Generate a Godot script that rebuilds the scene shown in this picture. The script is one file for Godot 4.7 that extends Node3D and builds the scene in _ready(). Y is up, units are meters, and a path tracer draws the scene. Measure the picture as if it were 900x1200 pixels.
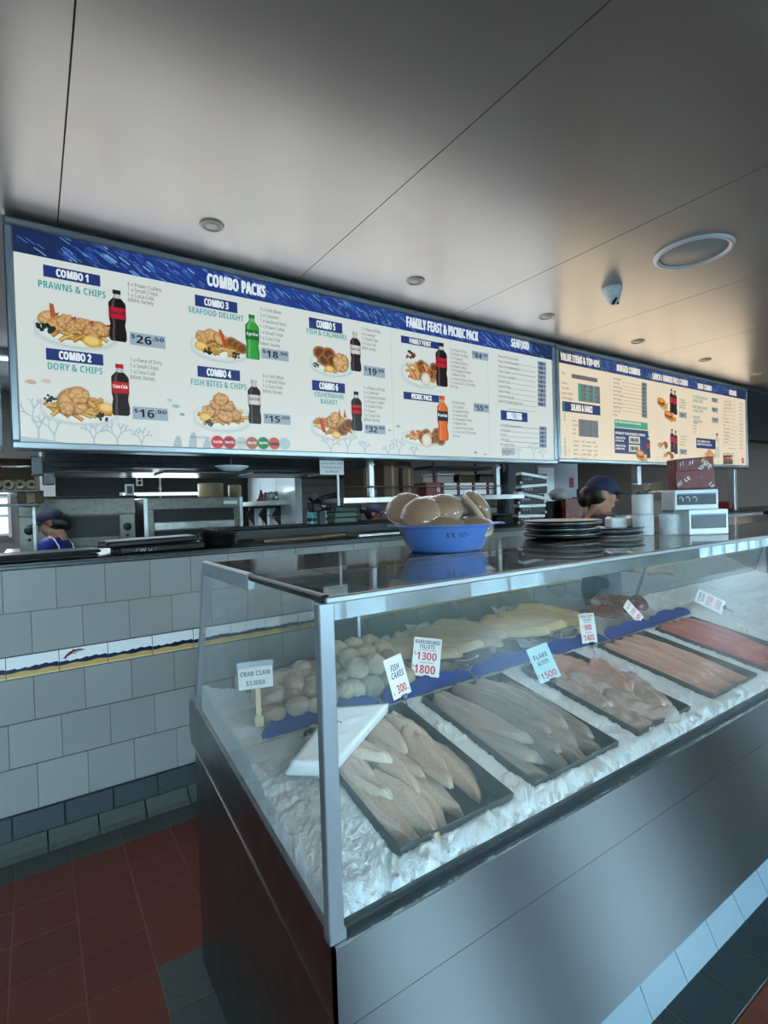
extends Node3D
# A fish-and-chip shop: iced seafood display case, tiled counter, backlit menu boards and the kitchen behind them.
# World: x runs along the counters, -z towards the kitchen, floor at y = 0.

var rng := RandomNumberGenerator.new()
var M := {}
var used := {}
var cache := {}
var fnt: SystemFont
var fntb: SystemFont

func _ready():
	rng.seed = 11
	setup_view()
	make_materials()
	fnt = SystemFont.new(); fnt.font_names = PackedStringArray(["Droid Sans"])
	fntb = SystemFont.new(); fntb.font_names = PackedStringArray(["Droid Sans"]); fntb.font_weight = 700
	build_room()
	build_ceiling_fittings()
	build_tile_counter()
	build_boards()
	build_case()
	build_seafood()
	build_case_top_items()
	build_counter_items()
	build_kitchen()
	build_people()

func setup_view():
	var cam := Camera3D.new(); cam.name = "camera"
	cam.fov = 89.374; cam.near = 0.02; cam.far = 200.0
	cam.transform = Transform3D(Basis(Vector3(0.8278, -0.0304, 0.5602), Vector3(0.0336, 0.9994, 0.0046), Vector3(-0.5600, 0.0150, 0.8284)), Vector3(0, 1.5, 0)).orthonormalized()
	add_child(cam); cam.current = true
	var we := WorldEnvironment.new(); we.name = "environment"
	var e := Environment.new()
	var sm := ProceduralSkyMaterial.new()
	sm.sky_top_color = Color(0.52, 0.70, 0.81); sm.sky_horizon_color = Color(0.77, 0.89, 0.93)
	sm.ground_bottom_color = Color(0.40, 0.42, 0.43); sm.ground_horizon_color = Color(0.62, 0.68, 0.72)
	sm.sky_energy_multiplier = 5.3; sm.ground_energy_multiplier = 3.2
	var sky := Sky.new(); sky.sky_material = sm
	e.background_mode = Environment.BG_SKY; e.sky = sky
	e.tonemap_mode = Environment.TONE_MAPPER_LINEAR
	e.tonemap_exposure = 1.0
	e.sdfgi_enabled = true; e.ssao_enabled = true; e.ssil_enabled = true
	we.environment = e; add_child(we)
	# the two menu boards light the room: an area light the size of each glowing face
	area_light("menu_board_light", Vector3(1.815, 2.30, -2.79), Vector2(3.7, 0.96), Color(0.95, 0.97, 1.0), 1.45, PI)
	area_light("menu_board_light_001", Vector3(5.59, 2.30, -2.79), Vector2(3.7, 0.94), Color(1.0, 0.92, 0.80), 1.5, PI)

func area_light(called, at, size, col, energy, yaw = 0.0, pitch = 0.0):
	var l := AreaLight3D.new(); l.name = called
	l.area_size = size; l.light_color = col; l.light_energy = energy; l.area_range = 14.0; l.area_attenuation = 2.0
	l.shadow_enabled = true
	add_child(l); l.position = at; l.rotation = Vector3(pitch, yaw, 0)
	return l

# ------------------------------------------------------------------ helpers
func mat(key, col, rough = 0.6, metal = 0.0, spec = 0.5) -> StandardMaterial3D:
	var m := StandardMaterial3D.new(); m.resource_name = key
	m.albedo_color = col; m.roughness = rough; m.metallic = metal; m.metallic_specular = spec
	M[key] = m
	return m

func c8(r, g, b, a = 255) -> Color: return Color8(r, g, b, a)

func noise_tex(freq, seed_, ramp: Array, size = 512, kind = FastNoiseLite.TYPE_SIMPLEX_SMOOTH, oct = 4) -> NoiseTexture2D:
	var n := FastNoiseLite.new(); n.noise_type = kind; n.frequency = freq; n.seed = seed_; n.fractal_octaves = oct
	var t := NoiseTexture2D.new(); t.width = size; t.height = size; t.seamless = true; t.noise = n
	if ramp.size() > 0:
		var g := Gradient.new(); g.offsets = PackedFloat32Array([0.0, 0.5, 1.0]); g.colors = PackedColorArray(ramp)
		t.color_ramp = g
	return t

func tri(m: StandardMaterial3D, s: float):
	m.uv1_triplanar = true; m.uv1_world_triplanar = true; m.uv1_scale = Vector3(s, s, s)
	return m

func glass(key, col, alpha):
	var m = mat(key, Color(col.r, col.g, col.b, alpha), 0.02, 0.0, 0.5)
	m.transparency = BaseMaterial3D.TRANSPARENCY_ALPHA
	return m

func make_materials():
	var g3 = func(a, b): return [Color(a, a, a), Color((a + b) / 2, (a + b) / 2, (a + b) / 2), Color(b, b, b)]
	var bn := noise_tex(0.02, 3, g3.call(0.84, 1.0))
	var fine := noise_tex(0.09, 5, g3.call(0.78, 1.0))
	var m = mat("ceiling_paint", Color(0.67, 0.645, 0.61), 0.30, 0.55, 0.5); m.albedo_texture = noise_tex(0.01, 3, g3.call(0.95, 1.0)); tri(m, 0.2)
	m = mat("steel", Color(0.60, 0.60, 0.60), 0.30, 1.0); m.albedo_texture = bn; tri(m, 0.9)
	m = mat("steel_dark", Color(0.30, 0.31, 0.32), 0.36, 1.0); m.albedo_texture = bn; tri(m, 1.2)
	m = mat("steel_bright", Color(0.64, 0.65, 0.65), 0.34, 1.0)
	m = mat("steel_front", Color(0.42, 0.42, 0.425), 0.46, 1.0); m.anisotropy_enabled = true; m.anisotropy = -1.0
	mat("aluminium", Color(0.66, 0.69, 0.71), 0.35, 0.75)
	mat("white_tile", Color(0.535, 0.53, 0.525), 0.22)
	mat("white_tile_pale", Color(0.555, 0.55, 0.545), 0.2)
	mat("grout", Color(0.22, 0.23, 0.25), 0.9)
	mat("grout_floor", Color(0.50, 0.38, 0.31), 0.9)
	m = mat("red_tile", Color(0.50, 0.215, 0.14), 0.45); m.albedo_texture = fine; tri(m, 1.7)
	m = mat("red_tile_deep", Color(0.46, 0.19, 0.13), 0.42); m.albedo_texture = fine; tri(m, 1.9)
	m = mat("grey_tile", Color(0.34, 0.355, 0.335), 0.5); m.albedo_texture = fine; tri(m, 1.5)
	m = mat("slate_tile", Color(0.20, 0.235, 0.245), 0.45); m.albedo_texture = fine; tri(m, 1.5)
	m = mat("cove_tile", Color(0.26, 0.29, 0.305), 0.35); m.albedo_texture = fine; tri(m, 1.5)
	mat("kick_tile", Color(0.44, 0.50, 0.53), 0.25)
	mat("dark", Color(0.05, 0.05, 0.055), 0.5)
	mat("black_plastic", Color(0.035, 0.035, 0.04), 0.35)
	mat("lip_steel", Color(0.88, 0.89, 0.90), 0.18, 1.0)
	mat("charcoal", Color(0.10, 0.11, 0.125), 0.5)
	mat("navy_wall", Color(0.075, 0.09, 0.115), 0.45)
	mat("white_paint", Color(0.78, 0.79, 0.80), 0.5)
	mat("white_plastic", Color(0.86, 0.88, 0.88), 0.3)
	mat("white_panel", Color(0.82, 0.86, 0.88), 0.25)
	mat("grey_paint", Color(0.34, 0.35, 0.36), 0.5)
	mat("grey_door", Color(0.27, 0.27, 0.28), 0.45)
	mat("blue_door", Color(0.46, 0.51, 0.55), 0.4)
	mat("wall_paint", Color(0.50, 0.48, 0.46), 0.7)
	m = mat("card", Color(0.40, 0.31, 0.235), 0.85); m.albedo_texture = fine; tri(m, 3.0)
	mat("card_pale", Color(0.56, 0.47, 0.37), 0.85)
	mat("paper", Color(0.86, 0.86, 0.85), 0.8)
	mat("paper_grey", Color(0.60, 0.60, 0.59), 0.8)
	mat("wood", Color(0.45, 0.36, 0.28), 0.6)
	mat("wood_stick", Color(0.80, 0.72, 0.58), 0.7)
	mat("blue_plastic", Color(0.13, 0.30, 0.62), 0.4)
	mat("blue_leaf", Color(0.03, 0.20, 0.50), 0.35)
	m = mat("bowl_plastic", Color(0.32, 0.47, 0.74), 0.3); m.subsurf_scatter_enabled = true; m.subsurf_scatter_strength = 0.1
	mat("red_card", Color(0.42, 0.06, 0.07), 0.45)
	mat("red_plastic", Color(0.40, 0.05, 0.06), 0.35)
	mat("green_plastic", Color(0.02, 0.22, 0.14), 0.4)
	mat("aqua_plastic", Color(0.45, 0.72, 0.74), 0.3)
	mat("yellow", Color(0.85, 0.60, 0.12), 0.6)
	mat("ink_navy", Color(0.06, 0.12, 0.36), 0.6)
	mat("ink_red", Color(0.78, 0.09, 0.12), 0.6)
	mat("ink_black", Color(0.05, 0.05, 0.06), 0.7)
	mat("ink_grey", Color(0.22, 0.24, 0.26), 0.7)
	mat("ink_white", Color(0.9, 0.9, 0.88), 0.6)
	m = mat("tray_steel", Color(0.34, 0.36, 0.36), 0.32, 0.8)
	# food
	var crumb := noise_tex(0.25, 9, g3.call(0.66, 1.0), 512, FastNoiseLite.TYPE_CELLULAR, 2)
	var flesh := noise_tex(0.03, 21, [Color(0.86, 0.84, 0.82), Color(0.95, 0.93, 0.91), Color(1, 1, 1)])
	for f in [["fillet_cream", Color(0.82, 0.76, 0.69), 0.33], ["fillet_cream_deep", Color(0.78, 0.71, 0.63), 0.33], ["fillet_grey", Color(0.52, 0.475, 0.44), 0.28], ["fillet_grey_pale", Color(0.60, 0.56, 0.52), 0.28], ["fillet_mauve", Color(0.70, 0.64, 0.61), 0.22], ["fillet_rose", Color(0.76, 0.61, 0.55), 0.25], ["fillet_pink", Color(0.79, 0.62, 0.55), 0.3], ["fillet_pink_pale", Color(0.81, 0.67, 0.60), 0.3], ["fillet_red", Color(0.74, 0.42, 0.37), 0.28], ["fillet_brown", Color(0.42, 0.27, 0.22), 0.35]]:
		m = mat(f[0], f[1], f[2]); m.albedo_texture = flesh; tri(m, 6.0)
		m.subsurf_scatter_enabled = true; m.subsurf_scatter_strength = 0.15
	for f in [["crumbed_pale", Color(0.76, 0.71, 0.60)], ["crumbed_gold", Color(0.84, 0.73, 0.54)], ["crumbed_sand", Color(0.74, 0.68, 0.56)], ["claw_batter", Color(0.76, 0.69, 0.60)], ["claw_batter_deep", Color(0.70, 0.60, 0.50)]]:
		m = mat(f[0], f[1], 0.85); m.albedo_texture = crumb; tri(m, 9.0)
		m.heightmap_enabled = true; m.heightmap_texture = crumb; m.heightmap_scale = 0.15
	var ice_n := noise_tex(0.12, 31, g3.call(0.0, 1.0), 512, FastNoiseLite.TYPE_CELLULAR, 3)
	m = mat("ice", Color(0.93, 0.95, 0.95), 0.6, 0.0, 0.35); tri(m, 7.0)
	m.heightmap_enabled = true; m.heightmap_texture = ice_n; m.heightmap_scale = 0.5
	m = mat("bread", Color(0.76, 0.57, 0.41), 0.8); m.albedo_texture = noise_tex(0.05, 15, g3.call(0.62, 1.0)); tri(m, 7.0)
	m.clearcoat_enabled = true; m.clearcoat = 0.1; m.clearcoat_roughness = 0.3
	m = mat("bread_cut", Color(0.78, 0.66, 0.52), 0.6); m.clearcoat_enabled = true; m.clearcoat = 0.7; m.clearcoat_roughness = 0.15
	# glass
	glass("case_glass", Color(0.62, 0.78, 0.76), 0.03)
	glass("case_top_glass", Color(0.32, 0.42, 0.40), 0.22)
	glass("clear_plastic", Color(0.85, 0.88, 0.9), 0.22)
	glass("window_glass", Color(0.8, 0.88, 0.9), 0.05)
	mat("glass_edge", Color(0.30, 0.52, 0.48), 0.15)
	glass("clear_film", Color(0.9, 0.92, 0.93), 0.04)
	var quilt := noise_tex(0.05, 41, g3.call(0.0, 1.0), 256, FastNoiseLite.TYPE_CELLULAR, 1)
	m = mat("paper_quilt", Color(0.82, 0.84, 0.85), 0.45); m.heightmap_enabled = true; m.heightmap_texture = quilt; m.heightmap_scale = 0.3; tri(m, 14.0)
	mat("panel_slate", Color(0.12, 0.15, 0.19), 0.35)
	mat("panel_blue", Color(0.40, 0.52, 0.66), 0.4)
	m = mat("bag_black", Color(0.045, 0.048, 0.055), 0.5)
	m = mat("steel_oven", Color(0.42, 0.42, 0.40), 0.36, 0.9); m.albedo_texture = bn; tri(m, 1.5)
	mat("card_cream", Color(0.66, 0.60, 0.48), 0.7)
	glow("cool_tube", Color(0.88, 0.96, 1.0), 1.6)
	glow("day_window", Color(0.88, 0.95, 1.0), 1.1)
	mat("fitting_cream", Color(0.66, 0.64, 0.60), 0.6)
	mat("tag_blue", Color(0.62, 0.78, 0.80), 0.6)
	m = mat("case_shelf", Color(0.30, 0.29, 0.28), 0.14, 0.85)
	glow("warm_tube", Color(1.0, 0.90, 0.76), 1.2)
	mat("skin", Color(0.62, 0.40, 0.30), 0.5)
	mat("hair", Color(0.03, 0.024, 0.02), 0.45)
	mat("cap_navy", Color(0.10, 0.13, 0.26), 0.75)
	mat("pavement", Color(0.45, 0.45, 0.44), 0.9)
	for k in M: M[k].resource_name = k

func glow(key, col, energy):
	var m = mat(key, Color(0.9, 0.9, 0.9), 0.4)
	m.emission_enabled = true; m.emission = col; m.emission_energy_multiplier = energy
	return m

func numbered(called: String) -> String:
	if not used.has(called):
		used[called] = 0
		return called
	used[called] += 1
	return "%s_%03d" % [called, used[called]]

func thing(called, label, category, at = Vector3.ZERO, turn = 0.0, group = "") -> Node3D:
	var o := Node3D.new(); o.name = numbered(called); add_child(o)
	o.position = at; o.rotation.y = turn
	tag(o, label, category, group)
	return o

func tag(o, label, category, group = ""):
	o.set_meta("label", label); o.set_meta("category", category)
	if group != "": o.set_meta("group", group)
	return o

func part(parent: Node, called: String, mesh: Mesh, m, at = Vector3.ZERO, rot = Vector3.ZERO) -> MeshInstance3D:
	var o := MeshInstance3D.new()
	o.name = called if parent != self else numbered(called)
	var n := 0
	if parent != self:
		while parent.has_node(NodePath(String(o.name))):
			n += 1; o.name = "%s_%03d" % [called, n]
	o.mesh = mesh
	o.material_override = M[m] if m is String else m
	parent.add_child(o, true)
	o.position = at; o.rotation = rot
	return o

func fast_part(parent, called, idx, mesh, m, at, rot = Vector3.ZERO):
	var o := MeshInstance3D.new()
	o.name = called if idx == 0 else "%s_%03d" % [called, idx]
	o.mesh = mesh; o.material_override = M[m] if m is String else m
	parent.add_child(o, true); o.position = at; o.rotation = rot
	return o

func struct(called, mesh, m, at = Vector3.ZERO, rot = Vector3.ZERO, label = "", category = "") -> MeshInstance3D:
	var o = part(self, called, mesh, m, at, rot)
	o.set_meta("kind", "structure")
	if label != "": o.set_meta("label", label); o.set_meta("category", category)
	return o

func quad(st: SurfaceTool, a, b, c, d):   # counter-clockwise seen from outside
	for v in [a, c, b, a, d, c]: st.add_vertex(v)

# box with chamfered edges, centred; cached by size
func cbox(sx: float, sy: float, sz: float, bev := 0.003) -> ArrayMesh:
	var key := "b%.4f_%.4f_%.4f_%.4f" % [sx, sy, sz, bev]
	if cache.has(key): return cache[key]
	var st := SurfaceTool.new(); st.begin(Mesh.PRIMITIVE_TRIANGLES); st.set_smooth_group(-1)
	add_cbox(st, Vector3.ZERO, Vector3(sx, sy, sz), bev)
	st.generate_normals()
	cache[key] = st.commit()
	return cache[key]

func add_cbox(st: SurfaceTool, c: Vector3, s: Vector3, bev := 0.003, bas := Basis.IDENTITY):
	var h := s / 2
	var b: float = min(bev, min(h.x, min(h.y, h.z)) * 0.95)
	var ax := [Vector3(1, 0, 0), Vector3(0, 1, 0), Vector3(0, 0, 1)]
	var hh := [h.x, h.y, h.z]
	# point on face 'k' sign s, with corner signs
	var pt = func(k, sg): 
		var v := Vector3.ZERO
		for i in 3: v[i] = sg[i] * (hh[i] if i == k else hh[i] - b)
		return c + bas * v
	for k in 3:
		var i = (k + 1) % 3; var j = (k + 2) % 3
		for s1 in [-1, 1]:
			var q := []
			for pr in [[-1, -1], [1, -1], [1, 1], [-1, 1]]:
				var sg := [0, 0, 0]; sg[k] = s1; sg[i] = pr[0]; sg[j] = pr[1]
				q.append(pt.call(k, sg))
			if s1 > 0: quad(st, q[0], q[1], q[2], q[3])
			else: quad(st, q[3], q[2], q[1], q[0])
	if b <= 0.0: return
	for k in 3:   # edges running along axis k
		var i = (k + 1) % 3; var j = (k + 2) % 3
		for si in [-1, 1]:
			for sj in [-1, 1]:
				var lo := [0, 0, 0]; var hi := [0, 0, 0]
				lo[k] = -1; hi[k] = 1; lo[i] = si; hi[i] = si; lo[j] = sj; hi[j] = sj
				var q := [pt.call(i, lo), pt.call(j, lo), pt.call(j, hi), pt.call(i, hi)]
				edge_quad(st, q, c)
	for sx in [-1, 1]:
		for sy in [-1, 1]:
			for sz in [-1, 1]:
				var sg := [sx, sy, sz]
				var t := [pt.call(0, sg), pt.call(1, sg), pt.call(2, sg)]
				var n: Vector3 = (t[1] - t[0]).cross(t[2] - t[0])
				if n.dot(t[0] - c) > 0: t = [t[0], t[2], t[1]]
				for v in t: st.add_vertex(v)

func edge_quad(st, q, c):
	var n: Vector3 = (q[1] - q[0]).cross(q[2] - q[0])
	if n.dot((q[0] + q[2]) / 2 - c) > 0: quad(st, q[0], q[1], q[2], q[3])
	else: quad(st, q[3], q[2], q[1], q[0])

# prism: polygon of Vector2 in a plane given by axes u, v, extruded along w from a to b
func prism(poly: PackedVector2Array, u: Vector3, v: Vector3, w: Vector3, a: float, b: float) -> ArrayMesh:
	var st := SurfaceTool.new(); st.begin(Mesh.PRIMITIVE_TRIANGLES); st.set_smooth_group(-1)
	add_prism(st, poly, u, v, w, a, b)
	st.generate_normals()
	return st.commit()

func add_prism(st, poly: PackedVector2Array, u, v, w, a, b):
	if a > b: var t_ = a; a = b; b = t_
	var idx := Geometry2D.triangulate_polygon(poly)
	var cen := Vector2.ZERO
	for p in poly: cen += p
	for k in range(0, idx.size(), 3):
		for side in [a, b]:
			var t := []
			for q in 3: t.append(u * poly[idx[k + q]].x + v * poly[idx[k + q]].y + w * side)
			var n: Vector3 = (t[1] - t[0]).cross(t[2] - t[0])
			var wants: float = 1.0 if side == b else -1.0
			if n.dot(w) * wants > 0: t = [t[0], t[2], t[1]]
			for p in t: st.add_vertex(p)
	var cw := Geometry2D.is_polygon_clockwise(poly)
	var hand: bool = u.cross(v).dot(w) > 0
	for i in poly.size():
		var p = poly[i]; var q = poly[(i + 1) % poly.size()]
		var A = u * p.x + v * p.y; var B = u * q.x + v * q.y
		if cw != hand: quad(st, A + w * a, B + w * a, B + w * b, A + w * b)
		else: quad(st, B + w * a, A + w * a, A + w * b, B + w * b)

# surface of revolution round y; profile of Vector2(radius, y) from bottom to top along the outside
func lathe(profile: Array, seg := 32, smooth := true) -> ArrayMesh:
	var st := SurfaceTool.new(); st.begin(Mesh.PRIMITIVE_TRIANGLES)
	st.set_smooth_group(0 if smooth else -1)
	for i in profile.size() - 1:
		for k in seg:
			var a0 := TAU * k / seg; var a1 := TAU * (k + 1) / seg
			var p: Vector2 = profile[i]; var q: Vector2 = profile[i + 1]
			var A := Vector3(cos(a0) * p.x, p.y, sin(a0) * p.x); var B := Vector3(cos(a1) * p.x, p.y, sin(a1) * p.x)
			var C := Vector3(cos(a1) * q.x, q.y, sin(a1) * q.x); var D := Vector3(cos(a0) * q.x, q.y, sin(a0) * q.x)
			if p.x < 1e-5:
				for v in [A, C, D]: st.add_vertex(v)
			elif q.x < 1e-5:
				for v in [A, B, C]: st.add_vertex(v)
			else:
				for v in [A, B, C, A, C, D]: st.add_vertex(v)
	st.index(); st.generate_normals()
	return st.commit()

func tube(points: Array, r: float, seg := 8) -> ArrayMesh:
	var st := SurfaceTool.new(); st.begin(Mesh.PRIMITIVE_TRIANGLES); st.set_smooth_group(0)
	add_tube(st, points, r, seg)
	st.index(); st.generate_normals()
	return st.commit()

func add_tube(st, points: Array, r: float, seg := 8):
	var rings := []
	for i in points.size():
		var d: Vector3 = (points[min(i + 1, points.size() - 1)] - points[max(i - 1, 0)]).normalized()
		var up := Vector3.UP if abs(d.y) < 0.9 else Vector3.RIGHT
		var s := d.cross(up).normalized(); var t := s.cross(d)
		var ring := []
		for k in seg: ring.append(points[i] + (s * cos(TAU * k / seg) + t * sin(TAU * k / seg)) * r)
		rings.append(ring)
	for i in rings.size() - 1:
		for k in seg:
			var k2 = (k + 1) % seg
			quad(st, rings[i][k2], rings[i][k], rings[i + 1][k], rings[i + 1][k2])
	for e in [0, rings.size() - 1]:
		for k in range(1, seg - 1):
			var t := [rings[e][0], rings[e][k], rings[e][k + 1]]
			if e != 0: t = [t[0], t[2], t[1]]
			for v in t: st.add_vertex(v)

# closed sheet from a grid of top points and a grid of bottom points (rows x columns)
func shell(top: Array, bot: Array, smooth := true) -> ArrayMesh:
	var st := SurfaceTool.new(); st.begin(Mesh.PRIMITIVE_TRIANGLES); st.set_smooth_group(0 if smooth else -1)
	add_shell(st, top, bot)
	st.index(); st.generate_normals()
	return st.commit()

func add_shell(st, top: Array, bot: Array):
	var n := top.size(); var m: int = top[0].size()
	for i in n - 1:
		for j in m - 1:
			quad(st, top[i][j], top[i + 1][j], top[i + 1][j + 1], top[i][j + 1])
			quad(st, bot[i][j + 1], bot[i + 1][j + 1], bot[i + 1][j], bot[i][j])
	for i in n - 1:
		quad(st, top[i + 1][0], top[i][0], bot[i][0], bot[i + 1][0])
		quad(st, top[i][m - 1], top[i + 1][m - 1], bot[i + 1][m - 1], bot[i][m - 1])
	for j in m - 1:
		quad(st, top[0][j], top[0][j + 1], bot[0][j + 1], bot[0][j])
		quad(st, top[n - 1][j + 1], top[n - 1][j], bot[n - 1][j], bot[n - 1][j + 1])

# lettering: returns a flat mesh whose left baseline is the origin, in the xy plane facing +z, scaled to width and cap height
func letters(s: String, width: float, cap: float, bold := false) -> Array:
	var key := "t%s_%s" % [s, bold]
	if not cache.has(key):
		var t := TextMesh.new(); t.text = s; t.font = fntb if bold else fnt; t.font_size = 32; t.pixel_size = 0.01; t.depth = 0.0; t.curve_step = 2.0
		t.horizontal_alignment = HORIZONTAL_ALIGNMENT_LEFT; t.vertical_alignment = VERTICAL_ALIGNMENT_TOP
		var cm := TextMesh.new(); cm.text = "H"; cm.font = t.font; cm.font_size = 32; cm.pixel_size = 0.01; cm.depth = 0.0; cm.vertical_alignment = VERTICAL_ALIGNMENT_TOP
		cache[key] = [t, t.get_aabb(), cm.get_aabb()]
	var e = cache[key]
	var ab: AABB = e[1]; var ch: AABB = e[2]
	var sx: float = width / max(ab.size.x, 1e-4); var sy: float = cap / max(ch.size.y, 1e-4)
	if width <= 0: sx = sy
	var xf := Transform3D(Basis(Vector3(sx, 0, 0), Vector3(0, sy, 0), Vector3(0, 0, 1)), Vector3(-ab.position.x * sx, -ch.position.y * sy, 0))
	return [e[0], xf]

func add_letters(st: SurfaceTool, s: String, at: Transform3D, width: float, cap: float, bold := false):
	if s.strip_edges() == "": return
	var e := letters(s, width, cap, bold)
	st.append_from(e[0], 0, at * e[1])

# ------------------------------------------------------------------ the room
const CEIL := 2.84
func build_room():
	# floor slab (joint colour) with tiles set in it
	var fl = struct("floor", cbox(17.6, 0.12, 10.6, 0.0), "grout_floor", Vector3(5.5, -0.0615, -1.7), Vector3.ZERO, "tiled shop floor with red quarry tiles and grey border tiles", "floor")
	var tm := cbox(0.196, 0.012, 0.191, 0.0015)
	var n := 0
	var o := Vector3(-5.5, 0.0615, 1.7)
	var far := {}
	for key in ["red_tile", "red_tile_deep", "grey_tile", "slate_tile"]:
		far[key] = SurfaceTool.new(); far[key].begin(Mesh.PRIMITIVE_TRIANGLES); far[key].set_smooth_group(-1)
	for iz in range(-5, 27):
		for ix in range(-16, 69):
			var x := 0.184 + ix * 0.2; var z := -1.835 - 0.0975 + iz * 0.195 - 0.0
			if z < -2.61: continue
			if z > 3.4: continue
			var kind := "red_tile" if (ix * 7 + iz * 13) % 5 else "red_tile_deep"
			if ix >= 1 and z > -1.835 and ix <= 1: kind = "grey_tile"
			if ix > 1 and z > -1.83 and z < -0.83: continue
			if ix >= 2 and z > -0.83 and z < -0.62: kind = "slate_tile"
			var y := -0.0055 + 0.0006 * sin(ix * 12.9 + iz * 7.1)
			var near: bool = (ix <= 3 and ix >= -3 and z < -0.9) or (z > -0.9 and z < -0.3 and ix > 3 and ix < 13)
			if near:
				fast_part(fl, "tile", n, tm, kind, o + Vector3(x, y, z)); n += 1
			else:
				add_cbox(far[kind], o + Vector3(x, y, z), Vector3(0.196, 0.012, 0.191), 0.0)
	for key in far:
		far[key].generate_normals()
		var t = part(fl, "far_tiles", far[key].commit(), key)
		t.set_meta("kind", "stuff")
	# grey border row along the tiled counter
	for ix in range(-4, 24):
		var x := 0.184 + ix * 0.2
		fast_part(fl, "border_tile", ix + 4, cbox(0.196, 0.012, 0.136, 0.0015), "grey_tile", o + Vector3(x, -0.0055, -2.681))
	# ceiling of wide sheets with fine open seams
	var ce = struct("ceiling", cbox(17.6, 0.06, 5.95, 0.0), "dark", Vector3(5.5, CEIL + 0.052, 0.125), Vector3.ZERO, "satin grey ceiling of wide sheets with fine seams", "ceiling")
	for k in range(-2, 13):
		var x0 := 0.135 + (k - 1) * 1.2
		if x0 > 13.2: continue
		part(ce, "panel", cbox(1.196, 0.02, 5.95, 0.001), "ceiling_paint", Vector3(x0 + 0.6 - 5.5, -0.042, 0))
	struct("ceiling_kitchen", cbox(17.6, 0.1, 4.2, 0.0), "white_paint", Vector3(5.5, CEIL + 0.05, -4.95), Vector3.ZERO, "plain white kitchen ceiling behind the menu boards", "ceiling")
	# outer walls
	struct("wall_left", cbox(0.15, 2.9, 10.6, 0.0), "wall_paint", Vector3(-3.3, 1.42, -1.7), Vector3.ZERO, "plain side wall of the shop", "wall")
	struct("wall_right", cbox(0.15, 2.9, 10.6, 0.0), "wall_paint", Vector3(14.2, 1.42, -1.7), Vector3.ZERO, "plain end wall of the shop", "wall")
	struct("wall_back", cbox(17.6, 2.9, 0.15, 0.0), "wall_paint", Vector3(5.5, 1.42, -6.95), Vector3.ZERO, "kitchen back wall", "wall")
	# shopfront behind the camera: solid wall with tall glazed openings
	var openings := [[-2.8, -0.4], [2.1, 3.3], [4.5, 6.0], [10.4, 13.8]]
	var xs := -3.3
	var wf = struct("wall_front", cbox(17.5, 0.40, 0.16, 0.0), "wall_paint", Vector3(5.45, 2.64, 3.2), Vector3.ZERO, "shopfront wall with tall windows to the street", "wall")
	part(wf, "sill_wall", cbox(17.5, 0.25, 0.16, 0.0), "wall_paint", Vector3(0, -2.515, 0))
	var edges := [-3.3]
	for op in openings: edges.append(op[0]); edges.append(op[1])
	edges.append(14.2)
	for i in range(0, edges.size(), 2):
		var a: float = edges[i]; var b: float = edges[i + 1]
		part(wf, "pier", cbox(b - a, 2.19, 0.16, 0.0), "wall_paint", Vector3((a + b) / 2 - 5.45, -1.295, 0))
	var k := 0
	for op in openings:
		k += 1
		var w: float = op[1] - op[0]
		var wn = struct("window_%d" % k, cbox(w, 2.19, 0.008, 0.0), "window_glass", Vector3((op[0] + op[1]) / 2, 1.345, 3.2), Vector3.ZERO, "tall shopfront window to the street", "window")
		for s in [-1, 1]: part(wn, "window_frame", cbox(0.05, 2.19, 0.07), "aluminium", Vector3(s * (w / 2 - 0.025), 0, 0))
		for s in range(1, int(w / 0.55)): part(wn, "mullion", cbox(0.07, 2.19, 0.06), "aluminium", Vector3(-w / 2 + w * s / int(w / 0.55), 0, 0))
		for s in [-1, 1]: part(wn, "window_rail", cbox(w, 0.05, 0.07), "aluminium", Vector3(0, s * 1.07, 0))
	struct("pavement", cbox(60, 0.1, 30, 0.0), "pavement", Vector3(4, -0.09, 18.4), Vector3.ZERO, "pale street pavement outside the shopfront", "pavement")

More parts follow.
